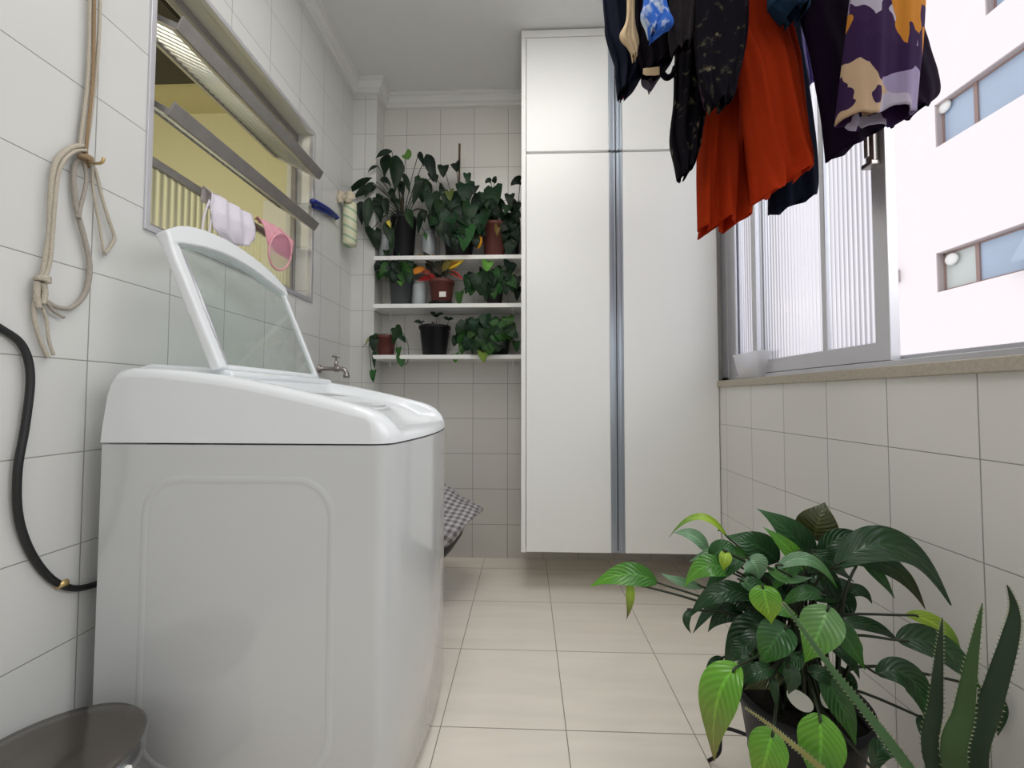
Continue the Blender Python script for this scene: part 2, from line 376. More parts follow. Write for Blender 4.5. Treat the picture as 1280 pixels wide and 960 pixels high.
# cornices
def cornice(path, name):
    """path = list of (x,y,nx,ny) along the wall; profile steps down from the ceiling"""
    prof = [(.055, CZ), (.055, CZ-.014), (.045, CZ-.018), (.045, CZ-.028), (.03, CZ-.045), (.018, CZ-.05), (.018, CZ-.066), (0, CZ-.07), (0, CZ)]
    rows = [[(x+nx*d, y+ny*d, z) for d, z in prof] for x, y, nx, ny in path]
    m = MB(); m.grid(rows); return struct(m.build(name, M['cornice'], smooth=False))
cornice([(XL, YF, 1, 0), (XL, ZP, 1, -1), (-.842, ZP, 1, -1), (-.842, YB, 1, -1), (XR, YB, 0, -1)], 'trim_2')
# ------------------------------------------------------------------ room beyond the left window
AX = -3.4
struct(box('wall_far_room', (AX, 2.42, 0), (x0, 2.5, 2.8), M['yellow']))
struct(box('wall_far_left', (AX-.08, -1.2, 0), (AX, 2.5, 2.8), M['yellow']))
struct(box('wall_far_front', (AX, -1.28, 0), (x0, -1.2, 2.8), M['yellow']))
struct(box('ceiling_far_room', (AX, -1.2, 2.70), (x0, 2.5, 2.8), M['olive']))
struct(box('floor_far_room', (AX, -1.2, -.1), (x0, 2.5, 0), M['olive']))
struct(box('dark_infill_far_room', (AX, -1.2, 2.42), (x0-.3, 1.84, 2.70), M['brown_dark']))  # added block, coloured near black to stand in for a dark opening
dr = struct(box('door_1', (-1.62, 2.385, 0), (-1.36, 2.42, 2.12), M['cornice'], bevel=.004))
# ------------------------------------------------------------------ left tilting window
w1 = bpy.data.objects.new('window_1', None); C.objects.link(w1); w1.location = (XF, wy0, wz0); struct(w1)
m = MB()
for a, b in (((wy0, wz0), (wy1, wz0+.022)), ((wy0, wz1-.03), (wy1, wz1)), ((wy0, wz0), (wy0+.02, wz1)), ((wy1-.02, wz0), (wy1, wz1))):
    e_ = .001 if b[0]-a[0] > .1 else 0; m.box((XF-.02-e_, a[0]-e_, a[1]-e_), (XF+e_, b[0]+e_, b[1]+e_))
m.build('window_frame', M['alu_dark'], w1, bevel=.002)
m = MB(); t = .008
for a, b in (((wy0-t, wz0-t), (wy1+t, wz0+.007)), ((wy0-t, wz1-.007), (wy1+t, wz1+t)), ((wy0-t, wz0-t), (wy0+.007, wz1+t)), ((wy1-.007, wz0-t), (wy1+t, wz1+t))):
    e_ = .0006 if b[0]-a[0] > .1 else 0; m.box((XL-.012-e_, a[0]-e_, a[1]-e_), (XL+.006+e_, b[0]+e_, b[1]+e_))
m.build('edge_trim', M['alu'], w1, bevel=.001)
m = MB(); m.box((XF, wy0, wz1-.004), (XL, wy1, wz1+.002)); m.box((XF, wy0, wz0-.002), (XL, wy1, wz0+.004)); m.box((XF, wy1-.004, wz0), (XL, wy1+.002, wz1)); m.box((XF, wy0-.002, wz0), (XL, wy0+.004, wz1))
m.build('window_reveal', M['tile_p'], w1, smooth=False)
def sash(zc, hh, ang, xc=XF-.01, lip=.012, y0=wy0+.024, y1=wy1-.024):
    """tilting sash: pivots on its middle; positive angle brings the lower edge out into the laundry"""
    r = R_(ang); ux, uz = -sin(r), cos(r); nx, nz = cos(r), sin(r)
    def P(a, n, y): return (xc+ux*a+nx*n, y, zc+uz*a+nz*n)
    def slab(mb, a0, a1, n0, n1, ya, yb):
        i = len(mb.v)
        for a, n in ((a0, n0), (a0, n1), (a1, n1), (a1, n0)):
            mb.add(P(a, n, ya)); mb.add(P(a, n, yb))
        for q in ((0,1,3,2),(2,3,5,4),(4,5,7,6),(6,7,1,0),(0,2,4,6),(1,7,5,3)): mb.f.append(tuple(i+k for k in q))
    fr = MB(); g = .026; d = .009
    slab(fr, -hh, -hh+g, -d, d, y0, y1); slab(fr, hh-g, hh, -d, d, y0, y1); slab(fr, -hh+.001, hh-.001, -d*.9, d*.9, y0+.001, y0+.014); slab(fr, -hh+.001, hh-.001, -d*.9, d*.9, y1-.014, y1-.001)
    slab(fr, -hh-.006, -hh+.0005, -d*.8, lip, y0-.001, y1+.001)
    o = fr.build('sash', M['alu_dark'], w1, bevel=.0015)
    gl = MB(); n = 220; rows = []
    for a in (-hh+g*.7, hh-g*.7):
        rows.append([P(a, .0035*sin(i/n*(y1-y0)/.0235*2*pi), y0+.01+(y1-y0-.02)*i/n) for i in range(n+1)])
    gl.grid(rows); q = gl.build('pane', M['rib_glass_l'], o, solid=.0)
    q.matrix_parent_inverse = Matrix.Translation(-V((XF, wy0, wz0)))
    q.matrix_parent_inverse = Matrix.Identity(4); q.matrix_parent_inverse = (o.matrix_parent_inverse.inverted() @ Matrix.Identity(4)) @ Matrix.Identity(4)
    q.matrix_parent_inverse = Matrix.Translation(V((0,0,0)))
    return o
sash(1.475, .108, 0); sash(1.719, .102, 57, -1.035, .032); sash(1.95, .119, 63, -1.038, .032)
# ------------------------------------------------------------------ right sliding window
w2 = bpy.data.objects.new('window_2', None); C.objects.link(w2); w2.location = (XR+.06, 1.0, .986); struct(w2)
XW = XR+.065
def yX(px, X, py=400): return atX(px, py, X).y
m = MB()
m.box((XW-.03, YF, .986), (XW+.05, 1.93, 1.004)); m.box((XW-.03, YF, oz1), (XW+.05, 1.93, oz1+.06))
m.box((XW-.03, 1.87, .986), (XW+.05, 1.93, oz1)); m.box((XW-.03, 1.80, 1.0), (XW-.02, 1.87, oz1)); m.box((XW+.008, YF, 1.004), (XW+.014, 1.9, 1.018))
m.build('window_frame', M['alu'], w2, bevel=.002)
def slide(X, ya, yb, mids, name='sliding_sash', latch=False, s0=.022, s1=.022):
    m = MB(); z0, z1 = 1.006, oz1-.002
    m.box((X-.011, ya, z0), (X+.011, yb, z0+.05)); m.box((X-.011, ya, z1-.05), (X+.011, yb, z1))
    m.box((X-.013, ya-.001, z0-.001), (X+.013, ya+s0, z1+.001)); m.box((X-.0125, yb-s1, z0-.001), (X+.0125, yb+.001, z1+.001))
    for q in mids: m.box((X-.009, q-.010, z0), (X+.009, q+.010, z1))
    o = m.build(name, M['alu'], w2, bevel=.002)
    g = MB(); n = int((yb-ya)/.017*8)
    g.grid([[(X+.002*sin(2*pi*i/8), ya+.01+(yb-ya-.02)*i/n, z) for i in range(n+1)] for z in (z0+.03, z1-.03)])
    q = g.build('pane', M['rib_glass'], o); q.matrix_parent_inverse = Matrix.Identity(4)
    return o
ya = yX(1118, XW-.012); yb = yX(944, XW-.012)
s_in = slide(XW-.012, ya, yb, [yX(1034, XW-.012)], s0=.042, s1=.03)
slide(XW+.02, yX(960, XW+.02), 1.86, [], s0=.03)
c_ = atX(1092, 188, XW-.03)
m = MB(); m.box((XW-.042, c_.y-.012, c_.z-.035), (XW-.023, c_.y+.012, c_.z+.05)); m.box((XW-.05, c_.y-.015, c_.z-.045), (XW-.023, c_.y+.018, c_.z-.032))
m.box((XW-.052, c_.y-.005, c_.z-.02), (XW-.042, c_.y+.006, c_.z+.04))
q = m.build('latch', M['chrome'], s_in, bevel=.003); q.matrix_parent_inverse = Matrix.Identity(4)
# ------------------------------------------------------------------ building across the lightwell
BX = 8.1
bl = thing('apartment_building', 'pale pinkish stucco building with strip windows across the lightwell', 'building', (BX, 8, 0))
def bwin(px0, py0, px1, py1, y_near):
    a = atX(px0, py0, BX); b = atX(px1, py1, BX); return a
tw = []   # (y_far, y_near, z0, z1)
p = atX(1170, 317, BX); q = atX(1170, 366, BX); tw.append((p.y, p.y-3.4, q.z, p.z))
p2 = atX(1168, 132, BX); q2 = atX(1168, 186, BX); tw.append((p2.y, p2.y-3.4, q2.z, p2.z))
p3 = atX(1232, 20, BX); tw.append((p3.y, p3.y-3.0, p3.z, p3.z+.8))
# wall as strips around the openings
ys = sorted({-6.0, 30.0, *[w[0] for w in tw], *[w[1] for w in tw]}); zs = sorted({-8.0, 16.0, *[w[2] for w in tw], *[w[3] for w in tw]})
m = MB()
for i in range(len(ys)-1):
    for j in range(len(zs)-1):
        yc, zc = (ys[i]+ys[i+1])/2, (zs[j]+zs[j+1])/2
        if any(w[1] < yc < w[0] and w[2] < zc < w[3] for w in tw): continue
        m.box((BX, ys[i], zs[j]), (BX+.3, ys[i+1], zs[j+1]))
m.build('facade', M['stucco'], bl, smooth=False)
for k, (yf, yn, z0, z1) in enumerate(tw):
    o = MB(); t = .05
    for a, b in (((yn, z0), (yf, z0+t)), ((yn, z1-t), (yf, z1)), ((yn, z0), (yn+t, z1)), ((yf-t, z0), (yf, z1))): o.box((BX+.12, a[0], a[1]), (BX+.17, b[0], b[1]))
    ds = [yf-.62, yf-1.42]
    for d in ds: o.box((BX+.11, d-.03, z0), (BX+.17, d+.03, z1))
    fr = o.build('window', M['brown_fr'], bl, smooth=False)
    g = MB().box((BX+.14, yn, z0), (BX+.15, yf-.62, z1)).build('pane', M['out_glass'], fr, smooth=False); g.matrix_parent_inverse = Matrix.Identity(4)
    g = MB().box((BX+.14, yf-.62, z0), (BX+.15, yf, z1)).build('pane', M['out_glass2'] if k == 0 else M['out_glass'], fr, smooth=False); g.matrix_parent_inverse = Matrix.Identity(4)
    g = MB().box((BX+.01, yf-.02, z0), (BX+.29, yf-.001, z1)); g.box((BX+.01, yn, z1-.02), (BX+.29, yf, z1-.001)); q = g.build('reveal', M['reveal'], fr, smooth=False); q.matrix_parent_inverse = Matrix.Identity(4)
    g = MB().box((BX+.25, yn-.1, z0-.1), (BX+.28, yf+.1, z1+.1)).build('backing', M['reveal'], fr, smooth=False); g.matrix_parent_inverse = Matrix.Identity(4)
    if k < 2:
        g = MB(); g.lathe([(.04, 0), (.10, .01), (.12, .04), (.10, .07), (.02, .07)], (BX+.05, yf-.2 if k == 0 else yf-.1, z1-.18 if k == 0 else z1-.1), 20, axis='X')
        q = g.build('round_vent', M['cornice'], fr); q.matrix_parent_inverse = Matrix.Identity(4)
    if k == 0:   # tilted open casement
        g = MB(); g.prism([(BX+.1, z1-.1), (BX-.22, z0+.12), (BX-.22, z0+.16), (BX+.1, z1-.05)], 1, yf-2.2, yf-1.4)
        q = g.build('open_casement', M['out_glass'], fr, smooth=False); q.matrix_parent_inverse = Matrix.Identity(4)
p = atX(1122, 345, BX); MB().box((BX-.1, p.y-.07, p.z-.15), (BX, p.y+.07, p.z+.12)).build('wall_box', M['reveal'], bl, bevel=.01)
# ------------------------------------------------------------------ wardrobe cabinet
CY = 1.88; zb = at(700, 691, CY).z; zt = at(700, 37, CY).z; cx0 = at(651.5, 400, CY).x; cxr = XR-.002
cxm = at(770.5, 400, CY).x; zsplit = at(700, 190, CY).z
cab = thing('wall_cabinet', 'tall white two-door wall cabinet with aluminium edge handles', 'cabinet', (cx0, CY, zb))
m = MB(); t = .018
m.box((cx0, CY+.02, zb), (cx0+t, YB-.004, zt)); m.box((cxr-t, CY+.02, zb), (cxr, YB-.004, zt)); m.box((cx0, CY+.02, zb), (cxr, YB-.004, zb+t)); m.box((cx0, CY+.02, zt-t), (cxr, YB-.004, zt))
m.box((cx0, YB-.02, zb), (cxr, YB-.004, zt)); m.box((cx0, CY+.02, zsplit-.009), (cxr, YB-.004, zsplit+.009)); m.box((cx0, CY-.001, zt-.035), (cxr, CY+.02, zt))
m.box((cx0, CY, zb), (cx0+.022, CY+.02, zt-.036))
m.build('carcass', M['laminate_edge'], cab, bevel=.001)
for a, b, z0, z1, nm in ((cx0+.024, cxm, zb+.002, zsplit-.007, 'door'), (cxm+.003, cxr-.002, zb+.002, zsplit-.007, 'door'), (cx0+.024, cxm, zsplit+.005, zt-.038, 'door'), (cxm+.003, cxr-.002, zsplit+.005, zt-.038, 'door')):
    left = a < cxm; hw = .030
    d0, d1 = (a, b-hw) if left else (a+hw, b)
    d = MB().box((d0, CY, z0), (d1, CY+.019, z1)).build('door', M['laminate'], cab, bevel=.0015)
    h0, h1 = (b-hw, b) if left else (a, a+hw)
    h = MB(); h.box((h0+.001, CY+.004, z0), (h1-.001, CY+.019, z1)); h.box((h0 if left else h0+.008, CY-.002, z0), (h0+.01 if left else h0+.018, CY+.01, z1)); h.box((h1-.006 if left else h1-.006, CY-.002, z0), (h1-.002, CY+.01, z1))
    q = h.build('handle', M['alu_strip'], d, bevel=.001); q.matrix_parent_inverse = Matrix.Identity(4)
MB().box((cxm-.0005, CY+.003, zb+.01), (cxm+.0035, CY+.019, zt-.04)).build('door_gap_fill', M['black_gap'], cab, smooth=False)  # black strip stands in for the shade in the gap between doors
# ------------------------------------------------------------------ shelves
SF = 2.13; shelf_z = []
sx0 = at(466.5, 380, SF).x
for k, (yt, yb_) in enumerate(((319, 324.5), (379.3, 383.6), (443.5, 448))):
    zt_, zb_ = at(560, yt, SF).z, at(560, yb_, SF).z; shelf_z.append(zt_)
    o = MB().box((sx0, SF, zt_-.022), (cx0-.001, ZP, zt_)); o.box((-.842, ZP, zt_-.022), (cx0-.001, YB, zt_))
    o = o.build('wall_shelf', M['laminate_edge'], bevel=.001)
    tag(o, ('white wall shelf, the uppermost, under the tall dark climbing plants', 'white wall shelf, the middle one, under the croton', 'white wall shelf, the lowest, carrying the trailing plants')[k], 'shelf', 'shelves in the niche')
    for xx in (-.79, -.08):
        m = MB(); m.prism([(SF+.05, zt_-.022), (YB, zt_-.022), (YB, zt_-.05), (YB-.01, zt_-.05), (YB-.03, zt_-.027), (SF+.05, zt_-.025)], 0, xx, xx+.008); m.build('bracket', M['laminate'], o, smooth=False)
# ------------------------------------------------------------------ washing machine
Y0, Y1 = .84, 1.425
wm = thing('washing_machine', 'white top-loading washing machine with its glass lid raised', 'washing machine', (-.6, 1.14, 0))
XFt = -.290
def bow(y): t = (y-Y0)/(Y1-Y0); return XFt + .036*(1-(2*t-1)**2)
def outline(r, inset=0, n=16):
    pts = []
    for k in range(n+1):   # front edge near -> far with rounded corners
        t = k/n; y = Y0+r+(Y1-Y0-2*r)*t; pts.append((bow(y)-inset, y))
    far = [( XFt - r + r*cos(a)-inset+.002, Y1-r+ (r-inset)*sin(a)) for a in [i*pi/10 for i in range(1, 6)]]
    near = [(XFt - r + r*cos(a)-inset+.002, Y0+r-(r-inset)*sin(a)) for a in [i*pi/10 for i in range(5, 0, -1)]]
    bk = [(-.913, Y1-inset), (-.918+inset, Y1-.006), (-.918+inset, Y0+.006), (-.913, Y0+inset)]
    return near+pts+far+bk
m = MB(); seam = .81
rows = [[(x, y, z) for x, y in outline(.03, i)] for z, i in ((.03, .006), (.04, 0), (.3, 0), (.6, 0), (seam-.004, 0), (seam-.003, .004))]
b = m.grid(rows, close=True); n = len(rows[0]); m.f.append(tuple(range(b, b+n))[::-1]); m.f.append(tuple(range(b+5*n, b+6*n)))
m.build('body', M['enamel'], wm).modifiers.new('es', 'EDGE_SPLIT').split_angle = R_(50)
for x in (-.85, -.34):
    for y in (Y0+.05, Y1-.05): MB().lathe([(.022, 0), (.022, .02), (.014, .022), (.014, .04)], (x, y, 0), 12).build('foot', M['black_pl'], wm)
# embossed side panel
m = MB()
def rrect(x0, x1, z0, z1, r, n=8):
    out = []
    for cx, cz, a0 in ((x1-r, z1-r, 0), (x0+r, z1-r, pi/2), (x0+r, z0+r, pi), (x1-r, z0+r, 3*pi/2)):
        for k in range(n+1): a = a0+pi/2*k/n; out.append((cx+r*cos(a), cz+r*sin(a)))
    return out
ra = rrect(-.822, -.398, .12, .742, .085); rb = rrect(-.813, -.407, .129, .733, .078); rc = rrect(-.805, -.415, .137, .725, .072)
b = m.grid([[(x, Y0+.0004, z) for x, z in ra], [(x, Y0-.002, z) for x, z in rb], [(x, Y0-.0003, z) for x, z in rc]], close=True)
m.build('side_panel_ridge', M['enamel'], wm)
# moulded top
side = [(-.917,.81),(-.913,.86),(-.904,.935),(-.897,.957),(-.885,.969),(-.86,.973),(-.79,.970),(-.73,.964),(-.66,.955),(-.60,.945),(-.54,.932),(-.48,.918),(-.42,.903),(-.38,.892),(-.35,.881),(-.33,.868),(-.315,.85),(-.306,.832),(-.303,.82),(-.302,.81)]
cen  = [(-.917,.81),(-.913,.86),(-.904,.935),(-.897,.957),(-.885,.969),(-.86,.973),(-.79,.970),(-.73,.964),(-.68,.955),(-.66,.925),(-.60,.915),(-.54,.903),(-.48,.890),(-.43,.872),(-.39,.848),(-.35,.840),(-.325,.836),(-.31,.830),(-.303,.822),(-.302,.81)]
ds = [0,.002,.006,.012,.02,.03,.045,.055,.062,.07,.08,.12,.18,.24,.30]; ds = [d*.585/.6 for d in ds]; ds = ds+[.585-d for d in ds[-2::-1]]
rows = []
for d in ds:
    dd = min(d, .585-d); y = Y0+d; r = .022
    drop = r-sqrt(max(0, r*r-(r-dd)**2)) if dd < r else 0
    k = max(0, min(1, (dd-.05)/.028)); k = k*k*(3-2*k); row = []
    for (xa, za), (xb, zb2) in zip(side, cen):
        x = xa+(xb-xa)*k; z = za+(zb2-za)*k
        wgt = max(0, min(1, (z-.83)/.06)); z -= drop*wgt
        fx = max(0, min(1, (x+.6)/.3)); x += (bow(y)+.302)*fx
        if dd < .03 and x > -.33:
            rr = .03; x -= (rr-sqrt(max(0, rr*rr-(rr-dd)**2)))*max(0, (x+.333)/.033)*.9
        row.append((x, y, z))
    rows.append(row)
b = m2 = MB(); b = m2.grid(rows); n = len(side)
m2.f.append(tuple(range(0, n))); m2.f.append(tuple(range((len(ds)-1)*n, len(ds)*n))[::-1])
m2.build('top_panel', M['plastic_w'], wm).modifiers.new('es', 'EDGE_SPLIT').split_angle = R_(60)
# rear console plate, opening ring, dispenser covers
m = MB(); m.prism([(-.905,.955),(-.90,.978),(-.87,.985),(-.72,.976),(-.675,.968),(-.675,.95)], 1, .90, 1.38); m.build('console', M['plastic_w'], wm, bevel=.008)
m = MB(); m.box((-.80, 1.0, .978), (-.745, 1.09, .987)); m.build('button', M['alu'], wm, bevel=.003)
m = MB(); m.box((-.78, 1.16, .978), (-.72, 1.24, .9855)); m.build('button', M['alu'], wm, bevel=.003)
m = MB(); rows = []
for k in range(33):
    a = 2*pi*k/32; c0, s0 = cos(a), sin(a)
    def zz(x): return .915-(x+.60)*.2
    rows.append([(-.53+rr*.62*c0, 1.14+rr*s0, zz(-.53+rr*.62*c0)+dz) for rr, dz in ((.205,-.002),(.20,.002),(.185,.002),(.18,-.001))])
m.grid(rows); m.build('tub_opening', M['plastic_w'], wm)
m = MB(); m.lathe([(.18, 0), (.17, -.002), (.05, -.003)], (0,0,0), 32)
m.v = [(-.53+x*.62, 1.14+y, .915-(x*.62+.07)*.2+.0005+z) for x, y, z in m.v]; m.build('inner_cover', M['plastic_w'], wm)
# lid: hinged along Y at x=-.665, leaning back
hx, hz = -.703, .972; ang = R_(22.8); ux, uz = -sin(ang), cos(ang)
nX, nZ = cos(ang), sin(ang)
def LP(a, y, n=0): return (hx+ux*a+nX*n, y, hz+uz*a+nZ*n)
ly0, ly1 = .885, 1.33
def arc(y): t = (y-ly0)/(ly1-ly0); return .320+.050*sin(pi*t)+.012*(1-t)
def prism_lid(mb, pts, n0, n1):
    i = len(mb.v); n = len(pts)
    for q in (n0, n1):
        for a, y in pts: mb.add(LP(a, y, q))
    for k in range(n): mb.f.append((i+k, i+(k+1)%n, i+n+(k+1)%n, i+n+k))
    mb.f.append(tuple(range(i, i+n))[::-1]); mb.f.append(tuple(range(i+n, i+2*n)))
lid = MB()
prism_lid(lid, [(0, ly0), (0, ly0+.026), (.31, ly0+.022), (.325, ly0-.004), (.27, ly0-.006)], -.012, .012)
prism_lid(lid, [(0, ly1-.014), (0, ly1), (.31, ly1+.0), (.30, ly1-.014)], -.008, .008)
prism_lid(lid, [(-.002, ly0), (-.002, ly1), (.012, ly1), (.012, ly0)], -.008, .008)
NS = 24; inner = []; outer = []
for k in range(NS+1):
    y = ly0+(ly1-ly0)*k/NS; inner.append((arc(y)-.022, y))
    outer.append((arc(y)+.034-.026*abs(2*k/NS-1)**6, y if 0 < k < NS else (y-.006 if k == 0 else y+.006)))
i0 = len(lid.v)
for k in range(NS):
    q = [inner[k], inner[k+1], outer[k+1], outer[k]]
    prism_lid(lid, q, -.016, .014)
lf = lid.build('lid', M['plastic_w'], wm); md = lf.modifiers.new('w', 'REMESH'); md.mode = 'VOXEL'; md.voxel_size = .0035; md.use_smooth_shade = True
md = lf.modifiers.new('sm', 'SMOOTH'); md.factor = .6; md.iterations = 4
g = MB(); g.f.append(tuple(g.add(LP(a, y)) for a, y in [(.008, ly0+.02), (.008, ly1-.012)]+[(arc(ly0+.02+(ly1-ly0-.032)*k/12)-.01, ly0+.02+(ly1-ly0-.032)*k/12) for k in range(12, -1, -1)]))
q = g.build('lid_glass', M['lid_glass'], lf, smooth=False); q.matrix_parent_inverse = Matrix.Identity(4)
g = MB(); prism_lid(g, [(.012, ly0+.026), (.012, ly0+.03), (.29, ly0+.027), (.29, ly0+.023)], .003, .013); g_ = g.build('glass_trim', M['alu'], lf); g_.matrix_parent_inverse = Matrix.Identity(4)
MB().lathe([(.005, -.010), (.005, .010)], (hx, ly1+.006, hz-.006), 12, axis='Y').build('hinge', M['chrome'], wm)
# black hose, on the wall then behind the machine
hp = [atX(-330, 372, XL+.03), atX(-260, 368, XL+.02), atX(-120, 374, XL+.012), atX(-40, 390, XL+.008), atX(0, 410, XL+.008), atX(28, 432, XL+.010), atX(38, 470, XL+.012), atX(32, 530, XL+.012), atX(22, 590, XL+.012), atX(24, 650, XL+.010), atX(44, 700, XL+.008), atX(76, 731, XL+.008), atX(118, 731, XL+.012)]
hp.append(V((XL+.03, hp[-1].y+.14, hp[-1].z+.01)))
hose = thing('drain_hose', 'black rubber hose curving down the tiled wall behind the washing machine', 'hose', hp[1])
MB().tube([tuple(p) for p in hp], .0065, 10).build('tube', M['rubber'], hose)
p = hp[11]; MB().tube([tuple(p-V((0,.006,-.002))), tuple(p+V((0,.010,0)))], .008, 12, smooth=False).build('clamp', M['brass'], hose)
v0 = hp[0]; va = thing('water_valve', 'small metal wall valve feeding the black hose', 'valve', (XL, v0.y, v0.z))
MB().lathe([(.022, 0), (.022, .005), (.012, .008), (.012, .045), (.009, .05)], (XL, v0.y-.008, v0.z), 16, axis='X').build('valve_body', M['chrome'], va)
# ------------------------------------------------------------------ faucet
fp = atX(399, 461, XL); fa = thing('wall_faucet', 'old metal laundry faucet with T handle sticking out of the tiled wall', 'faucet', fp)
x, y, z = fp
m = MB(); m.lathe([(.02, 0), (.02, .006), (.012, .01), (.0095, .012), (.0095, .07), (.014, .074), (.014, .095), (.010, .1)], (x, y, z), 16, axis='X')
m.tube([(x+.09, y, z), (x+.115, y, z-.002), (x+.128, y, z-.015), (x+.131, y, z-.03)], .0105, 12); m.lathe([(.014, -.042), (.014, -.026)], (x+.131, y, z), 14)
m.build('spout', M['chrome'], fa)
m = MB(); m.lathe([(.008, 0), (.008, .025), (.004, .027), (.004, .05)], (x+.08, y, z+.008), 12); m.tube([(x+.08, y-.022, z+.058), (x+.08, y+.022, z+.058)], .0045, 8, smooth=False); m.tube([(x+.062, y, z+.058), (x+.098, y, z+.058)], .004, 8, smooth=False)
m.build('handle', M['chrome'], fa)
# blue clip and striped roll on the left / pillar
p = atX(404, 262, XL+.012); bc = thing('cord_clip', 'small dark blue plastic clip on the tiled wall left of the plants', 'clip', p)
a, b = atX(390, 253, XL+.012), atX(420, 270, XL+.014)
m = MB(); m.tube([tuple(a), tuple(a+V((.010,0,.004))), tuple((a+b)/2+V((.012,0,.004))), tuple(b)], .011, 10); m.tube([tuple(a+V((0,.01,-.012))), tuple((a+b)/2+V((.006,0,-.012))), tuple(b+V((0,0,-.008)))], .009, 8)
m.build('clip_body', M['blue'], bc); MB().tube([tuple(b+V((-.004,0,-.012))), tuple(b+V((.014,-.004,-.006)))], .009, 8).build('clip_head', M['blue'], bc)
YR = 2.05; rt, rb2 = at(434, 252, YR), at(437, 308, YR); r = .034
rl = thing('hanging_roll', 'pale green diagonally striped roll with beige bow hanging at the pillar', 'roll', rb2)
m = MB(); h_ = rt.z-rb2.z; m.lathe([(r*.6, 0), (r*.9, .002), (r, .01), (r*1.02, h_*.5), (r*.95, h_*.95), (r*.5, h_)], (rb2.x, YR, rb2.z), 24); m.build('striped_tube', M['roll'], rl, loc=(rb2.x, YR, rb2.z)); bpy.data.objects['striped_tube'].matrix_parent_inverse = Matrix.Translation(-rb2)
m = MB()
for s in (-1, 1):
    m.leaf((rt.x, YR-.02, rt.z+.005), (rt.x+s*.025, YR-.04, rt.z+.016), (rt.x+s*.052, YR-.015, rt.z+.004), .045, (0, -1, .3), (.45, .38, .24), 'oval'); m.leaf((rt.x, YR-.02, rt.z+.005), (rt.x+s*.018, YR-.045, rt.z-.01), (rt.x+s*.04, YR-.03, rt.z-.016), .03, (0, -1, -.3), (.35, .26, .12), 'oval')
m.lathe([(.012, -.012), (.016, 0), (.012, .012)], (rt.x, YR-.03, rt.z+.003), 10)
m.build('bow', M['wax'], rl, solid=.004)
# ------------------------------------------------------------------ cords hanging on the wall
def wall_tube(pts, r, off=.008): return [tuple(atX(a, b, XL+off+(c[0] if c else 0))) for a, b, *c in pts]
hk = atX(110, 204, XL)
h = thing('wall_hook', 'small brass ring hook on the left tiled wall holding the cords', 'hook', hk)
m = MB(); m.tube([tuple(hk+V((0,0,0))), tuple(hk+V((.03,0,0))), tuple(hk+V((.036,0,.012)))], .003, 8); m.lathe([(.010, 0), (.010, .003)], tuple(hk), 12, axis='X'); m.build('hook_body', M['brass'], h)
rp = thing('clothesline_cord', 'cream clothesline cords looped and knotted over a hook on the left tiled wall', 'rope', hk)
strand = [([(112,-440),(112,-60),(112.5,0),(110,98),(101,176),(103,200)], .0036, .012, 'rope'), ([(126,-440),(126,-60),(125,0),(122,70),(113,150),(106,195)], .0033, .014, 'rope'), ([(119,-440),(119,-60),(118,0),(116,98),(108,180),(110,205)], .0030, .018, 'rope_brown'),
 ([(104,182),(88,185),(70,203),(64,240),(62,290),(56,330),(52,348)], .0048, .014, 'rope'), ([(108,188),(92,190),(76,208),(70,240),(66,290),(62,330),(55,348)], .0032, .020, 'rope'),
 ([(112,196),(96,202),(92,225),(96,262),(104,292),(112,331),(107,365),(90,384),(72,384),(57,376)], .0048, .010, 'rope_grey'), ([(104,200),(108,225),(100,262),(99,272)], .0035, .014, 'rope_grey'),
 ([(112,205),(119,212),(127,245),(136,275),(143,297),(138,308),(131,317)], .0035, .010, 'rope'), ([(115,205),(117,240),(124,280),(130,317)], .0028, .010, 'rope'),
 ([(52,352),(44,375),(43,398),(50,425),(60,447)], .0035, .010, 'rope'), ([(50,352),(52,380),(58,400),(61,425),(67,444)], .0028, .012, 'rope'), ([(56,372),(66,388),(80,397)], .0032, .014, 'rope_grey'), ([(47,352),(46,370),(49,385)], .005, .016, 'rope'), ([(54,354),(56,366),(54,380)], .005, .018, 'rope')]
for pts, r, off, mt in strand: MB().tube([tuple(atX(a, b, XL+off)) for a, b in pts], r, 8).build('cord', M[mt], rp)
def knot(px, py, s, off, mt):
    c = atX(px, py, XL+off); m = MB(); pts = []
    for k in range(41):
        a = 2*pi*k/40*2.5; pts.append(tuple(c+V((.42*s*cos(a), .5*s*sin(a), s*.5*(k/40-.5)+.12*s*sin(a*.5)))))
    m.tube(pts, s*.26, 8, smooth=False); m.build('knot', M[mt], rp)
knot(53, 349, .018, .018, 'rope'); knot(107, 198, .018, .022, 'rope_brown'); knot(98, 271, .007, .016, 'rope_grey'); knot(131, 318, .005, .012, 'rope_grey')
# ------------------------------------------------------------------ cloths on the window
def sheet(mb, quad_rows, amp=.006, nx=14, k=3.0):
    """quad_rows: list of (L,R) world points; soft folds between them"""
    rows = []; ns = 20
    for j in range(ns+1):
        t = j/ns*(len(quad_rows)-1); i = min(int(t), len(quad_rows)-2); f = t-i
        L = V(quad_rows[i][0]).lerp(V(quad_rows[i+1][0]), f); R = V(quad_rows[i][1]).lerp(V(quad_rows[i+1][1]), f)
        rows.append([L.lerp(R, u/nx)+V((amp*sin(u/nx*2*pi*k+j*.22), 0, 0)) for u in range(nx+1)])
    mb.grid(rows, uvs=lambda i, j: (i/nx, j/ns))
A = lambda x, y, o=0.0: atX(x, y, XL-.03+o)
m = MB(); sheet(m, [(A(250,252,-.03),A(300,285,-.03)),(A(251,232,-.01),A(300,262,-.02)),(A(262,240,.03),A(312,268,.03)),(A(262,262,.05),A(318,285,.05)),(A(268,285,.05),A(320,298,.05)),(A(288,306,.045),A(312,308,.045))], .008)
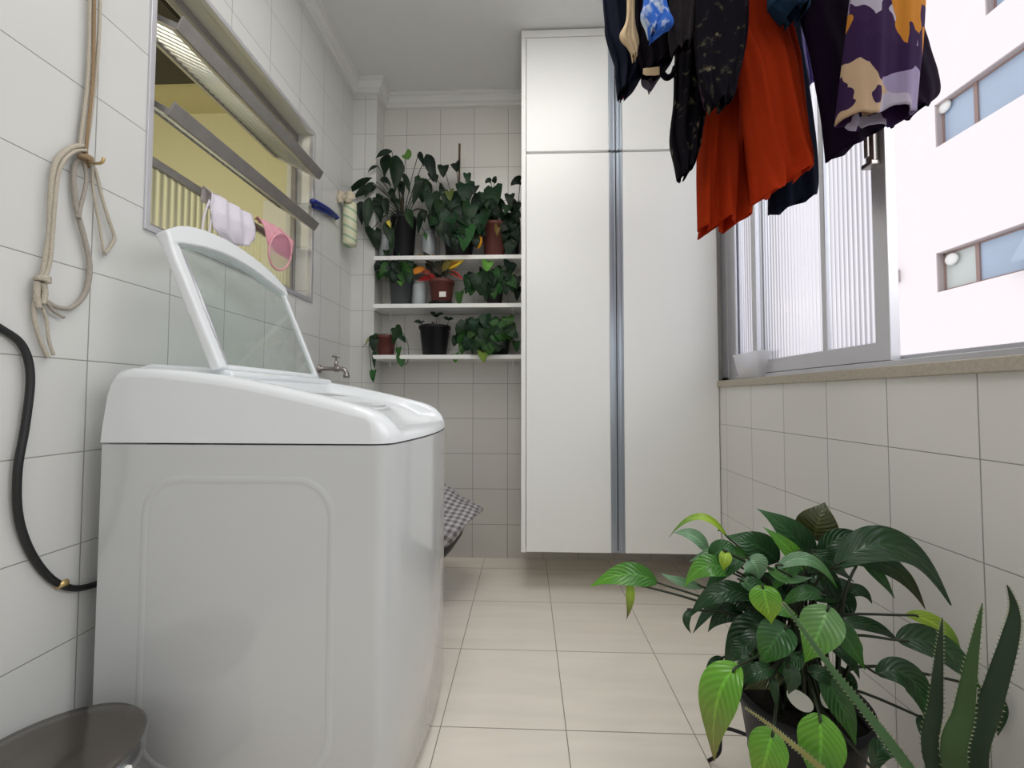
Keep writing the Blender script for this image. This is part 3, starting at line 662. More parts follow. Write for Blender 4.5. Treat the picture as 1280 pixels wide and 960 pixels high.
o = m.build('mesh_cloth', M['lace_c'], solid=.002); tag(o, 'sheer whitish lilac cloth draped over the lower window rail', 'cloth')
for p3 in (((262,250),(255,270),(252,296)),((262,250),(264,270),(260,298))):
    q = MB().tube([tuple(A(a, b, .045)) for a, b in p3], .003, 6).build('cloth_strap', M['lace_c'], o); q.matrix_parent_inverse = Matrix.Identity(4)
m = MB(); sheet(m, [(A(318,274,-.02),A(345,290,-.02)),(A(320,270,.02),A(348,285,.02)),(A(328,282,.04),A(366,302,.04)),(A(334,300,.045),A(366,315,.04)),(A(340,315,.045),A(362,326,.04))], .007)
m2 = MB(); o = m.build('pink_cloth', M['pink'], solid=.002); tag(o, 'pink bow-tied cloth with oval lace pouch hanging from the lower window rail', 'cloth')
pc = []
for k in range(25):
    a = 2*pi*k/24; pc.append(tuple(A(350+15*cos(a)*.9-4*sin(a), 315+22*sin(a)+6*cos(a), .05)))
q = MB().tube(pc, .004, 8, smooth=False).build('lace_rim', M['pink'], o); q.matrix_parent_inverse = Matrix.Identity(4)
m = MB(); i = m.add(A(350,315,.06)); r0 = [m.add(p) for p in pc]
for k in range(24): m.f.append((i, r0[k], r0[k+1]))
q = m.build('lace_panel', M['lace_w'], o); q.matrix_parent_inverse = Matrix.Identity(4)
# ------------------------------------------------------------------ plaid cloth over a black basket (behind the machine)
BYc = 1.86; bt = at(575, 640, BYc)
bk = thing('laundry_basket', 'round-bottomed black basket behind the washing machine under a plaid cloth', 'basket', (-.45, BYc, 0))
m = MB(); bz = bt.z; bx = -.505
m.lathe([(.08, 0), (.085, .01), (.09, .10), (.115, .16), (.17, .22), (.21, .28), (.235, bz-.005), (.227, bz-.005), (.2, .28), (.10, .16), (.075, .02)], (bx, BYc, 0), 40)
m.build('basket_shell', M['black_pl'], bk)
MB().lathe([(.235, bz-.012), (.243, bz-.006), (.235, bz), (.225, bz-.006)], (bx, BYc, 0), 40, False, False).build('rim', M['rubber'], bk)
m = MB(); rows = []; N = 64
prof = [(0, .12), (.05, .125), (.11, .115), (.16, .08), (.20, .04), (.243, .018), (.262, -.012), (.268, -.06), (.258, -.12), (.25, -.18)]
for j, (r, dz) in enumerate(prof):
    ring = []
    for k in range(N+1):
        a = 2*pi*k/N; jj = max(0, j-4)/5
        rr = r*(1+.05*sin(a*7)*jj) + .045*max(0, cos(a-.1))**8*jj*(1.2 if j < 8 else .3)
        up_ = 1-.93*max(0, cos(a-.05))**1.5; ring.append((bx+rr*cos(a), BYc+rr*sin(a)*.95, bz+(dz if dz > 0 else dz*up_)+.02*sin(a*3+1)*(1-jj)))
    rows.append(ring)
m.grid(rows, uvs=lambda i, j: ((rows[j][i][0]-.7*rows[j][i][2])*1.9+5, (rows[j][i][1]+rows[j][i][2])*1.9+5))
tag(m.build('plaid_cloth', M['plaid'], solid=.003), 'grey and white plaid cloth piled over the black basket', 'cloth')
# ------------------------------------------------------------------ waste bin bottom left
tc = V((-.805, .665, 0)); bh = .300
bn = thing('pedal_bin', 'small waste bin with dark shiny steel lid beside the washing machine', 'trash can', tc)
m = MB(); m.lathe([(.108, 0), (.112, .004), (.12, bh-.045), (.121, bh-.04)], tc, 48); m.build('bin_body', M['steel_b'], bn)
m = MB(); m.lathe([(.12, bh-.04), (.128, bh-.038), (.13, bh-.012), (.128, bh-.004)], tc, 48, True, True); m.build('lid_rim', M['clear_pl'], bn)
m = MB(); m.lathe([(.127, bh-.006), (.129, bh), (.124, bh+.005), (.09, bh+.008), (.02, bh+.010)], tc, 48); m.build('lid', M['steel'], bn)
m = MB(); m.box((tc.x+.10, tc.y-.02, bh-.03), (tc.x+.137, tc.y+.02, bh-.016)); m.build('lid_tab', M['laminate'], bn, bevel=.004)
# ------------------------------------------------------------------ plastic tub on the sill
q0 = atX(940, 470, XR+.02); pt = thing('plastic_tub', 'frosted white plastic tub holding small items on the window sill', 'container', (XR+.015, q0.y, .986))
tx, ty, tz = XR+.045, q0.y+.02, .9865
def rr_ring(w, d, z, r=.015, n=5):
    out = []
    for cx_, cy_, a0 in ((w-r, d-r, 0), (-w+r, d-r, pi/2), (-w+r, -d+r, pi), (w-r, -d+r, 3*pi/2)):
        for k in range(n+1): a = a0+pi/2*k/n; out.append((tx+cx_+r*cos(a), ty+cy_+r*sin(a), tz+z))
    return out
m = MB(); b = m.grid([rr_ring(.032, .075, .001), rr_ring(.034, .078, .01), rr_ring(.042, .098, .098), rr_ring(.045, .103, .10), rr_ring(.045, .103, .105)], close=True); m.f.append(tuple(range(24))[::-1])
m.build('tub_shell', M['frost'], pt)
o = MB().box((tx-.028, ty+.015, tz+.003), (tx-.002, ty+.05, tz+.045)).build('soap_block', M['wax'], bevel=.004); tag(o, 'small beige soap block seen through the side of the plastic tub', 'soap')
m = MB(); m.tube([(tx+.01, ty+.03, tz+.006), (tx-.015, ty-.045, tz+.06)], .004, 8, smooth=False); m.tube([(tx+.01, ty-.03, tz+.008), (tx-.01, ty+.04, tz+.012)], .005, 8, smooth=False)
o = m.build('scrub_stick', M['c_slate'], None); tag(o, 'slim dark stick leaning inside the plastic tub', 'stick')
# ------------------------------------------------------------------ clothes
def garment(name, label, cat, rows, Y, depth, mat, folds=5, amp=.12, N=56, MM=36, tilt=0, group='clothes on the drying rack', parent=None, ph=0.):
    R = []
    for r in rows:
        yy = r[4] if len(r) > 4 else Y
        yR = r[5] if len(r) > 5 else yy+tilt
        R.append((at(r[0], r[1], yy), at(r[2], r[3], yR)))
    R[0][0].z = R[0][1].z = 2.209
    out = []
    for j in range(MM+1):
        t = j/MM*(len(R)-1); i = min(int(t), len(R)-2); f = t-i
        def cr(s):
            p0, p1, p2, p3 = R[max(i-1,0)][s], R[i][s], R[i+1][s], R[min(i+2,len(R)-1)][s]
            return .5*((2*p1)+(p2-p0)*f+(2*p0-5*p1+4*p2-p3)*f*f+(3*p1-p0-3*p2+p3)*f**3)
        L, Rr = cr(0), cr(1); c = (L+Rr)/2; hv = (Rr-L)/2; s = j/MM
        ring = []
        dn = V((-hv.y, hv.x, 0)).normalized() if hv.length > 1e-4 else V((0,1,0))
        dd = depth*(.35+.65*s)
        for k in range(N):
            a = 2*pi*k/N; u = cos(a); w_ = sin(a)
            fold = amp*dd*2*sin(u*folds*1.7+s*1.8+ph+.8*sin(s*5+ph))*(.4+.6*s) + amp*dd*.8*sin(u*folds*4.1-s*3+ph)
            ring.append(c+hv*u+dn*(w_*dd*(abs(w_)**-.35 if abs(w_) > .01 else 1)+fold)+V((0,0,.006*sin(u*6+ph)*s)))
        out.append(ring)
    m = MB(); m.grid(out, close=True, uvs=lambda i, j: (i/N, j/MM)); m.f.append(tuple(range(N))[::-1])
    o = m.build(name, mat, parent, solid=.0025)
    if parent is None: tag(o, label, cat, group)
    else: o.matrix_parent_inverse = Matrix.Identity(4)
    return o
G = garment
YA = 1.15
pants = G('trousers', 'rust orange trousers with two wide legs hanging in the middle of the clothes', 'trousers',
  [(900,-60,985,-60),(902,20,990,20),(922,80,1000,70),(930,130,1008,130),(938,190,1016,180),(944,228,1019,196),(947,254,1018,206)], 1.08, .035, M['orange'], 4, .26, ph=1.)
G('trouser_leg', '', '', [(895,-60,965,-60),(888,20,960,20),(880,100,942,100),(875,170,934,170),(872,230,934,225),(871,291,933,275)], 1.19, .04, M['orange'], 4, .3, parent=pants, ph=2.4)
G('trousers', 'narrow black-navy trousers hanging just behind the rust orange pair', 'trousers',
  [(955,-50,1000,-50),(955,50,1000,40),(955,130,1010,110),(958,190,1018,180),(962,240,1020,225),(962,270,1019,243)], 1.22, .03, M['c_navy'], 3, .12, ph=.5)
G('trousers', 'wide aubergine black trousers with slanted hem left of the printed shorts', 'trousers',
  [(995,-100,1110,-100),(998,0,1110,0),(1012,60,1115,60),(1022,110,1118,110),(1030,150,1118,140),(1036,203,1118,148)], 1.02, .03, M['c_purple'], 3, .1, ph=.2)
sh = G('printed_shorts', 'shorts with purple, ochre and grey abstract print hanging at far right', 'shorts',
  [(1082,-190,1156,-190),(1072,-60,1156,-60),(1066,0,1155,0),(1060,60,1152,60),(1055,110,1147,105),(1051,154,1143,142)], .84, .03, M['pattern'], 4, .1, ph=.8)
G('dark_shirt', 'black shirt corner showing behind the printed shorts', 'shirt',
  [(1090,-140,1150,-140),(1090,0,1150,0),(1092,60,1160,60),(1095,100,1170,96),(1098,135,1172,120),(1120,152,1158,134)], .94, .025, M['c_purple'], 3, .1, ph=2.)
G('floral_blouse', 'black sheer blouse with faint gold floral lace beside the rust orange trousers', 'blouse',
  [(862,-60,935,-60),(866,10,935,10),(868,50,932,50),(872,90,925,85),(878,115,918,108),(884,128,912,124)], 1.06, .03, M['teat'], 5, .18, ph=.3)
G('floral_scarf', 'long dark floral scarf with ragged hanging tip left of the orange trousers', 'scarf',
  [(842,-50,895,-50),(845,40,900,40),(843,90,898,90),(842,130,885,130),(838,172,877,165),(846,205,872,188),(850,223,864,212)], 1.12, .03, M['lace'], 5, .2, ph=1.5)
G('lace_top', 'black top with cream lace hem tucked between scarf and orange trousers', 'top',
  [(868,-50,935,-50),(870,40,930,40),(872,90,922,90),(882,125,916,120),(888,134,912,130)], 1.0, .02, M['lace'], 4, .2, ph=3.)
G('dark_shirt', 'charcoal grey shirt sleeve hanging left of the floral scarf', 'shirt',
  [(838,-60,885,-60),(838,-10,882,-10),(838,25,872,25),(838,45,866,45),(842,68,862,58)], 1.02, .02, M['c_grey'], 4, .2, ph=1.)
G('printed_cloth', 'small blue and white printed cloth near the top edge of the hanging clothes', 'cloth',
  [(806,-60,832,-60),(806,-10,832,-8),(802,18,842,26),(808,32,832,34),(814,44,818,43)], 1.0, .02, M['bluepat'], 4, .2, ph=.4)
G('dark_shirt', 'black-navy shirt at the left end of the hanging clothes', 'shirt',
  [(756,-60,800,-60),(754,0,802,0),(756,30,806,30),(757,48,808,60),(768,80,806,85),(770,100,800,100),(774,118,786,112)], 1.19, .03, M['c_navy'], 5, .2, ph=.9)
G('maroon_top', 'pointed maroon top showing below the leftmost navy shirt', 'top',
  [(764,-40,812,-40),(766,50,808,60),(770,80,802,90),(772,108,790,104),(775,121,780,117)], 1.25, .02, M['c_maroon'], 4, .15, ph=.6)
G('cream_cloth', 'small cream cloth corner peeking out between dark shirts at left', 'cloth',
  [(782,-40,796,-40),(784,18,793,20),(775,46,798,50),(785,60,797,62),(791,71,795,72)], 1.12, .012, M['c_cream'], 3, .2, ph=.6)
bt_ = G('black_top', 'black strappy top with peach trim below the blue printed cloth', 'top',
  [(795,-50,842,-50),(796,20,842,20),(796,60,842,60),(800,82,838,80),(804,92,824,90)], 1.15, .025, M['c_black'], 5, .15, ph=.7)
o = MB(); o.tube([tuple(at(a, b, 1.12)) for a, b in ((824,84),(828,92),(834,97),(841,93),(844,84))], .008, 8); q = o.build('top_strap', M['c_black'], bt_); q.matrix_parent_inverse = Matrix.Identity(4)
m = MB(); sheet(m, [(at(804,86,1.10),at(824,84,1.10)),(at(803,92,1.10),at(824,93,1.10)),(at(808,94,1.10),at(820,94,1.10))], .001); q = m.build('peach_trim', M['c_cream'], bt_, solid=.003); q.matrix_parent_inverse = Matrix.Identity(4)
G('slate_cloth', 'small slate grey cloth tip under the black strappy top', 'cloth', [(806,-60,826,-60),(802,60,828,60),(802,90,826,92),(803,106,822,100),(812,112,814,111)], 1.19, .012, M['c_slate'], 3, .2)
G('teal_shirt', 'dark teal garment edge above the orange and navy trousers', 'shirt',
  [(962,-60,1018,-60),(962,-10,1014,-10),(968,8,1010,8),(985,20,1002,20)], 1.0, .03, M['c_teal'], 4, .2)
G('lilac_top', 'thin strip of lilac cloth between the navy and aubergine trousers', 'top',
  [(994,-40,1014,-40),(996,20,1008,20),(998,60,1010,60),(1002,90,1013,88),(1008,108,1014,104)], 1.25, .012, M['c_lilac'], 3, .2)
# drying rack above the frame
rk = thing('drying_rack', 'white ceiling clothes airer whose bars carry all the hanging clothes', 'drying rack', (.5, 1.05, CZ))
for yy in (.84, .94, 1.0, 1.02, 1.06, 1.08, 1.12, 1.15, 1.19, 1.22, 1.25): MB().tube([(.24, yy, 2.205), (.87, yy, 2.205)], .007, 10, smooth=False).build('bar', M['alu'], rk)
for xx in (.24, .87): MB().box((xx-.008, .78, 2.195), (xx+.008, 1.28, 2.215)).build('end_rail', M['plastic_w'], rk)
for xx in (.24, .87):
    for yy in (.8, 1.24): MB().tube([(xx, yy, 2.21), (xx, yy, CZ)], .002, 6, smooth=False).build('suspension_cord', M['rope'], rk)
# ------------------------------------------------------------------ shelf plants
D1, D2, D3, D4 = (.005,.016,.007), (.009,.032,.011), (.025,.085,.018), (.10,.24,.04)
def camn(p): return (CAM-V(p)).normalized()
def pot(parent, px0, px1, pyt, pyb, Y, mat, name='pot', saucer=None, z0=None, soil=True):
    a, b = at(px0, pyt, Y), at(px1, pyt, Y); r = (b.x-a.x)/2; cx_ = (a.x+b.x)/2; zt_ = a.z; zb_ = z0 if z0 is not None else at(px0, pyb, Y).z
    m = MB(); h = zt_-zb_; k = 0.
    if saucer: m2 = MB(); m2.lathe([(r*.7, 0), (r*.98, .004), (r*1.02, .016), (r*.96, .016), (r*.7, .007)], (cx_, Y, zb_+.001), 28, True, True); m2.build('saucer', saucer, parent); k = .009
    m.lathe([(r*.72, k+.001), (r*.74, k+.003), (r*.93, h-.02), (r, h-.018), (r*1.01, h), (r*.95, h), (r*.9, h-.02)], (cx_, Y, zb_), 28, True, False); m.build(name, mat, parent)
    if soil: MB().lathe([(r*.92, h-.012), (r*.4, h-.008), (.002, h-.008)], (cx_, Y, zb_), 20, True, True).build('soil', M['soil'], parent)
    return V((cx_, Y, zt_))
def Z2(x, y, ox=400, oy=160, k=.21875): return (ox+x*k, oy+y*k)
def foliage(parent, leaves, Y, root, ox=400, oy=160, shape='lance', stems=True, mat='leaf_s', jit=.04, stemmat='stem_dark', sr=.0022, nm='foliage', pr=0):
    """leaves: (bx,by,tx,ty,w,col[,shape[,tipcol]]) in zoom units"""
    m = MB(); st = MB()
    for i, lf_ in enumerate(leaves):
        bx_, by_, tx_, ty_, w, col = lf_[:6]; shp = lf_[6] if len(lf_) > 6 and lf_[6] else shape; tcol = lf_[7] if len(lf_) > 7 else None
        Yl = Y + random.uniform(-jit, jit*.5)
        cc = at(*Z2((bx_+tx_)/2, (by_+ty_)/2, ox, oy), Y)
        if pr and cc.z < root.z+.02 and abs(cc.x-root.x) < pr+.03: Yl = root.y-pr-random.uniform(.012, .03)
        Yl2 = Yl - random.uniform(0, .015)
        b = at(*Z2(bx_, by_, ox, oy), Yl); t = at(*Z2(tx_, ty_, ox, oy), Yl2); n = camn(b); up = V((random.uniform(-.4,.4), 0, random.uniform(-.1,.8)))
        md_ = (b+t)/2 + V((0, -.008, .006))
        col = tuple(c*random.uniform(.8, 1.2) for c in col)
        m.leaf(b, md_, t, w*.21875/232, n+up, col, shp, cup=random.uniform(.05,.3), tipcol=tcol, wave=.04, nr=7)
        if stems:
            r_ = root + V((random.uniform(-.02,.02), random.uniform(-.015,.015), -.01)); mm = (r_+b)/2 + V((0, 0, .03 if b.z > root.z-.05 else .06))
            st.tube([tuple(r_), tuple(mm), tuple(b)], sr, 5, caps=False)
    o = m.build(nm, M[mat], parent)
    if stems: st.build('stems', M[stemmat], parent)
    return o
def blob(cx_, cy_, rx, ry, n, w, cols, shape='heart'):
    out = []
    for i in range(n):
        a = random.uniform(0, 2*pi); q = sqrt(random.random()); x = cx_+rx*q*cos(a); y = cy_+ry*q*sin(a); ww = w*random.uniform(.75, 1.25)
        d = a+random.uniform(-.5, .5); dx, dy = cos(d)*.5, abs(sin(d))*.6+.35; l = sqrt(dx*dx+dy*dy); dx, dy = dx/l*ww*1.15, dy/l*ww*1.15
        out.append((x-dx*.4, y-dy*.4, x+dx*.6, y+dy*.6, ww, random.choice(cols), shape))
    return out
PY = 2.215
z1, z2, z3 = [s+.0005 for s in shelf_z]
# -- top shelf
pA = thing('potted_philodendron', 'dark drooping long-leaved plant in black pot, leftmost on the top shelf', 'potted plant', at(504, 318, PY))
rA = pot(pA, 489, 521, 274, 318, PY, M['black_pl'], z0=z1)
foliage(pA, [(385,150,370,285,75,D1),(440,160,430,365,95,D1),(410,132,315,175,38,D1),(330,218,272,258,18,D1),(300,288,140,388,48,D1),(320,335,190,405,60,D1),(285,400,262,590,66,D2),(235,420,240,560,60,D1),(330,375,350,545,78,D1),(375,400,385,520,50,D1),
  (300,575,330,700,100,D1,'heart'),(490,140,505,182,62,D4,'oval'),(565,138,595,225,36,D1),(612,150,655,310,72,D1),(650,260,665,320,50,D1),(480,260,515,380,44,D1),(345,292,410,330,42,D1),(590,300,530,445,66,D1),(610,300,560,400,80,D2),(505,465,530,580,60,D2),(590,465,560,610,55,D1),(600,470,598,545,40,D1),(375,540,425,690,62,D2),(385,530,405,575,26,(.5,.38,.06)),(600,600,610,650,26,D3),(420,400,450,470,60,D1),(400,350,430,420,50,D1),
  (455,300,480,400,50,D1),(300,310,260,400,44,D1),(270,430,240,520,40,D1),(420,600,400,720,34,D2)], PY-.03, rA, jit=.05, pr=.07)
m = MB(); m.tube([tuple(rA+V((0,0,-.02))), tuple(rA+V((-.012,0,.05))), tuple(rA+V((-.01,.0,.12)))], .011, 8); m.build('stalk', M['bark'], pA)
pB = thing('staked_pothos', 'tall dark green climber tied to a brown stake, middle of the top shelf', 'potted plant', at(570, 318, PY))
rB = pot(pB, 553, 595, 286, 318, PY, M['black_pl'], z0=z1)
a, b = at(574.5, 180, PY), at(573, 290, PY); MB().tube([tuple(a), tuple(b)], .006, 8, smooth=False).build('stake', M['bark'], pB)
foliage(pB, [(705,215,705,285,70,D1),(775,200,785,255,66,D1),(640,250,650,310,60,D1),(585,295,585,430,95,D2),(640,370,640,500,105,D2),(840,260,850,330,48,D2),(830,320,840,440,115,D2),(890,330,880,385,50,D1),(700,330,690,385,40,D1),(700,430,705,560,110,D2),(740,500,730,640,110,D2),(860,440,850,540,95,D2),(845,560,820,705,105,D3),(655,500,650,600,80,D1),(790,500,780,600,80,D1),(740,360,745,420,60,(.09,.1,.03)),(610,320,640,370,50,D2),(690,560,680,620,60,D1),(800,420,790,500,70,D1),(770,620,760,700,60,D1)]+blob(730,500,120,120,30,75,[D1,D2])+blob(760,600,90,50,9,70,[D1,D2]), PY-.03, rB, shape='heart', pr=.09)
pC = thing('potted_pothos', 'heart-leaved plant with one yellow leaf in reddish pot on the top shelf', 'potted plant', at(618, 318, PY))
rC = pot(pC, 602, 634, 282, 318, PY, M['terracotta'], z0=z1)
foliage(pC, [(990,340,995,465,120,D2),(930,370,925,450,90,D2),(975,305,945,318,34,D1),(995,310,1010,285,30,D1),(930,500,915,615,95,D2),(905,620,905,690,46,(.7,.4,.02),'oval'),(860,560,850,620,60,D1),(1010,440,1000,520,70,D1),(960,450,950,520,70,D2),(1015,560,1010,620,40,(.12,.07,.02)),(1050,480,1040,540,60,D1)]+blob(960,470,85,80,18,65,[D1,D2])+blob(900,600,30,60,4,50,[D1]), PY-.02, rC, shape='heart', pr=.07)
pD = thing('potted_pothos', 'dense dark plant in black pot touching the cabinet, rightmost on the top shelf', 'potted plant', at(640, 318, PY))
rD = pot(pD, 634, 650, 285, 318, PY+.03, M['black_pl'], z0=z1)
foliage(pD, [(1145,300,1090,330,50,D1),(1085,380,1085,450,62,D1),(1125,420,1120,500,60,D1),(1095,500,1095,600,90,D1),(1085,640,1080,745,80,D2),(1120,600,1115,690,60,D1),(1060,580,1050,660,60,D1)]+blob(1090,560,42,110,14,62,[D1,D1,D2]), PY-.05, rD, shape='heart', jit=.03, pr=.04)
# -- middle shelf (zoom origin 400,300)
pE = thing('potted_ivy', 'bushy green plant in dark grey pot, leftmost on the middle shelf', 'potted plant', at(501, 378, PY))
rE = pot(pE, 486, 517, 343, 375, PY, M['dark_pot'], z0=z2)
foliage(pE, blob(440,165,105,60,34,52,[D2,D2,D3,D1])+[(380,100,370,150,45,D3),(345,190,335,235,40,D2),(460,230,465,265,45,D4),(380,60,390,110,40,D2),(380,90,395,60,18,D2)], PY-.03, rE, 400, 300, 'heart', sr=.0015, pr=.065)
pF = thing('croton_plant', 'red and yellow leaved croton in terracotta pot with white price sticker', 'potted plant', at(552, 378, PY))
rF = pot(pF, 536, 568, 352, 378, PY-.01, M['terracotta'], z0=z2, saucer=M['black_pl'])
OR, RD, DK, YL = (.62,.25,.02), (.33,.02,.02), (.035,.03,.015), (.7,.5,.03)
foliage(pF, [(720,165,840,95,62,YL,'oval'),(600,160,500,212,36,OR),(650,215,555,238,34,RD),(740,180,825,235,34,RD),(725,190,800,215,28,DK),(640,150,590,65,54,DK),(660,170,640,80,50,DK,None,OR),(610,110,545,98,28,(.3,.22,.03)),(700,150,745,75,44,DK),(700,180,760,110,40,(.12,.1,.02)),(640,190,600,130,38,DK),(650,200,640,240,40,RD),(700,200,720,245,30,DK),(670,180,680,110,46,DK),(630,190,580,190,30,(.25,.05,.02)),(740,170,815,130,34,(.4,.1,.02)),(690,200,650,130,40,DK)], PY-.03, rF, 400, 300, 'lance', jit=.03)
a = at(552.5, 367, PY-.085); MB().box((a.x-.018, PY-.073, a.z-.014), (a.x+.018, PY-.070, a.z+.014)).build('price_sticker', M['sticker'], pF, smooth=False)
pG = thing('potted_pothos', 'glossy heart-leaved plant in black pot, rightmost on the middle shelf', 'potted plant', at(617, 378, PY))
rG = pot(pG, 606, 630, 356, 378, PY, M['black_pl'], z0=z2)
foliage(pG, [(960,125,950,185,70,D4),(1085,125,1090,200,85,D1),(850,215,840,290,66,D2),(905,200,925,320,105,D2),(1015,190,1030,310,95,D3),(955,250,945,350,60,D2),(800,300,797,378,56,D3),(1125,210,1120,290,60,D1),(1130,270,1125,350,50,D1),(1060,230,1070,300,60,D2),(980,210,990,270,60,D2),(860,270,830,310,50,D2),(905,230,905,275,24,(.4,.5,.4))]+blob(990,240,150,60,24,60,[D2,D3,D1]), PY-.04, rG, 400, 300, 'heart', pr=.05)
# -- bottom shelf
pH = thing('trailing_pothos', 'small terracotta pot with trailing vines, leftmost on the lowest shelf', 'potted plant', at(482, 443, PY))
rH = pot(pH, 470, 495, 420, 443, PY-.02, M['terracotta'], z0=z3)
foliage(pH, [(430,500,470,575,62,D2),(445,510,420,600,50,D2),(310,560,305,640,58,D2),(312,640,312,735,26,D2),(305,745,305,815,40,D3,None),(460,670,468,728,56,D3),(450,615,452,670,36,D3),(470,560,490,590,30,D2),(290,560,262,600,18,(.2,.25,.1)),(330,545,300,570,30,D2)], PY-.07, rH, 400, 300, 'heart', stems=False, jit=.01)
m = MB()
for pts in ([(370,540),(300,550),(280,600),(290,680),(292,730),(305,760)],[(400,535),(440,500),(490,560),(505,620),(500,700),(470,715)],[(400,535),(430,580),(440,620),(450,650)],[(340,540),(290,550),(262,590),(245,615)],[(390,535),(310,545),(310,600),(315,680)]):
    m.tube([tuple(at(*Z2(x, y, 400, 300), PY-.06 if i else PY-.02)) for i, (x, y) in enumerate(pts)], .0018, 5)
m.build('vines', M['stem'], pH)
pI = thing('potted_seedlings', 'large black pot with a few thin small-leaved seedlings on the lowest shelf', 'potted plant', at(543, 443, PY))
rI = pot(pI, 524, 563, 408, 443, PY, M['black_pl'], z0=z3)
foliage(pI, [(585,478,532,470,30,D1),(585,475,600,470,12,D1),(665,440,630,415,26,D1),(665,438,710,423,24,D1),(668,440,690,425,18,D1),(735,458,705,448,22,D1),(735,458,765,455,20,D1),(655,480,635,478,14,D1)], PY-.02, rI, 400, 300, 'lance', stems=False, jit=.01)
for pts in ([(670,492),(665,465),(668,438)],[(728,492),(730,475),(735,458)],[(600,492),(588,482),(580,477)],[(670,490),(660,484),(650,480)]): MB().tube([tuple(at(*Z2(x, y+4, 400, 300), PY-.02)) for x, y in pts], .0018, 5).build('stem', M['stem_dark'], pI)
pJ = thing('trailing_pothos', 'spreading pothos with light variegated leaves, rightmost on the lowest shelf', 'potted plant', at(620, 443, PY))
rJ = pot(pJ, 598, 640, 420, 443, PY, M['black_pl'], z0=z3)
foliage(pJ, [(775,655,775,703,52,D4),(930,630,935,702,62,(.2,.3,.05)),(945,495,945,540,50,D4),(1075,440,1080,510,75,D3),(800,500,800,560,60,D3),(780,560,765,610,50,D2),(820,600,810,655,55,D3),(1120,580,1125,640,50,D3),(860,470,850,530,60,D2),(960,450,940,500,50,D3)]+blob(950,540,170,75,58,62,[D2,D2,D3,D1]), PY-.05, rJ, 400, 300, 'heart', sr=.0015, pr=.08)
m = MB()
for pts in ([(1040,520),(1000,550),(970,600),(920,610)],[(1000,480),(990,530),(955,600)]): m.tube([tuple(at(*Z2(x, y, 400, 300), PY-.10)) for x, y in pts], .0025, 5)
m.build('vines', plain('pale_vine', (.3,.27,.14), .6), pJ)
# pale jars behind the plants
for px0, px1, pt_, pb_, z0, lb in ((474,488,296,318,z1,'pale translucent jar at the left end of the top shelf'),(528,545,290,318,z1,'pale translucent jar between the two tall plants on the top shelf'),(515,533,352,378,z2,'pale translucent jar left of the croton on the middle shelf')):
    a, b = at(px0, pt_, PY+.03), at(px1, pt_, PY+.03); r = (b.x-a.x)/2; jr = thing('plastic_jar', lb, 'jar', ((a.x+b.x)/2, PY+.03, z0), 'jars on the shelves'); h = a.z-z0
    MB().lathe([(r*.9, 0), (r, .006), (r, h*.8), (r*.8, h*.93)], ((a.x+b.x)/2, PY+.03, z0), 20).build('jar_body', M['pale_pl'], jr); MB().lathe([(r*.85, h*.9), (r*.85, h)], ((a.x+b.x)/2, PY+.03, z0), 20).build('jar_lid', M['pale_pl'], jr)
# ------------------------------------------------------------------ peace lily
LX, LY, RZ = .60, .93, .262
li = thing('peace_lily', 'large peace lily with drooping leaves in a black pot on the floor', 'potted plant', (LX, LY, 0))
h0 = .045
m = MB(); n = 56; prof = [(.088, h0), (.09, h0+.004), (.118, RZ-.03), (.126, RZ-.028), (.129, RZ), (.122, RZ)]
m.lathe(prof, (LX, LY, 0), n, True, False); m.build('pot', M['lily_pot'], li)
MB().lathe([(.114, RZ-.035), (.05, RZ-.02), (.002, RZ-.018)], (LX, LY, 0), 30).build('soil', M['soil'], li)
# pale grip cut-outs in the pot wall
for px, py in ((1000, 875), (1033, 872)):
    d = ray(px, py); 
    # intersect the ray with the pot's side (cone approximated by its radius at that height)
    rr = .115
    for _ in range(4):
        a2 = d.x*d.x+d.y*d.y; b2 = -2*(d.x*LX+d.y*LY); c2 = LX*LX+LY*LY-rr*rr; disc = max(0, b2*b2-4*a2*c2); tt = (-b2-sqrt(disc))/(2*a2); P_ = CAM+d*tt; rr = .09+(P_.z-h0)/(RZ-.03-h0)*.028
    aa = math.atan2(P_.y-LY, P_.x-LX); m = MB(); ring = []
    for k in range(20):
        t = 2*pi*k/20; w_ = (.16 if px < 1010 else .08)*cos(t); zz_ = P_.z+.020*sin(t)-.03*w_; r2 = .09+(zz_-h0)/(RZ-.03-h0)*.028+.0022; ring.append((LX+r2*cos(aa+w_), LY+r2*sin(aa+w_), zz_))
    i = m.add((LX+(rr+.0028)*cos(aa), LY+(rr+.0028)*sin(aa), P_.z)); q = [m.add(p) for p in ring]
    for k in range(20): m.f.append((i, q[k], q[(k+1)%20]))
    m.build('grip_hole', M['cornice'], li)
st_ = MB()
for k in range(6):
    a = 2*pi*k/6+.35; c0, s0 = cos(a), sin(a)
    st_.tube([(LX+.10*c0, LY+.10*s0, .115), (LX+.155*c0, LY+.155*s0, .10), (LX+.165*c0, LY+.165*s0, .04), (LX+.19*c0, LY+.19*s0, .005)], .004, 8)
st_.tube([(LX+.098*cos(2*pi*k/32), LY+.098*sin(2*pi*k/32), .115) for k in range(33)], .004, 8, smooth=False); st_.tube([(LX+.08*cos(2*pi*k/32), LY+.08*sin(2*pi*k/32), .04) for k in range(33)], .004, 8, smooth=False)
for k in range(3):
    a = pi*k/3; st_.tube([(LX-.08*cos(a), LY-.08*sin(a), .04), (LX+.08*cos(a), LY+.08*sin(a), .04)], .004, 8, smooth=False)
for k in range(6):
    a = 2*pi*k/6+.35; st_.tube([(LX+.098*cos(a), LY+.098*sin(a), .115), (LX+.08*cos(a), LY+.08*sin(a), .04)], .004, 8, smooth=False)
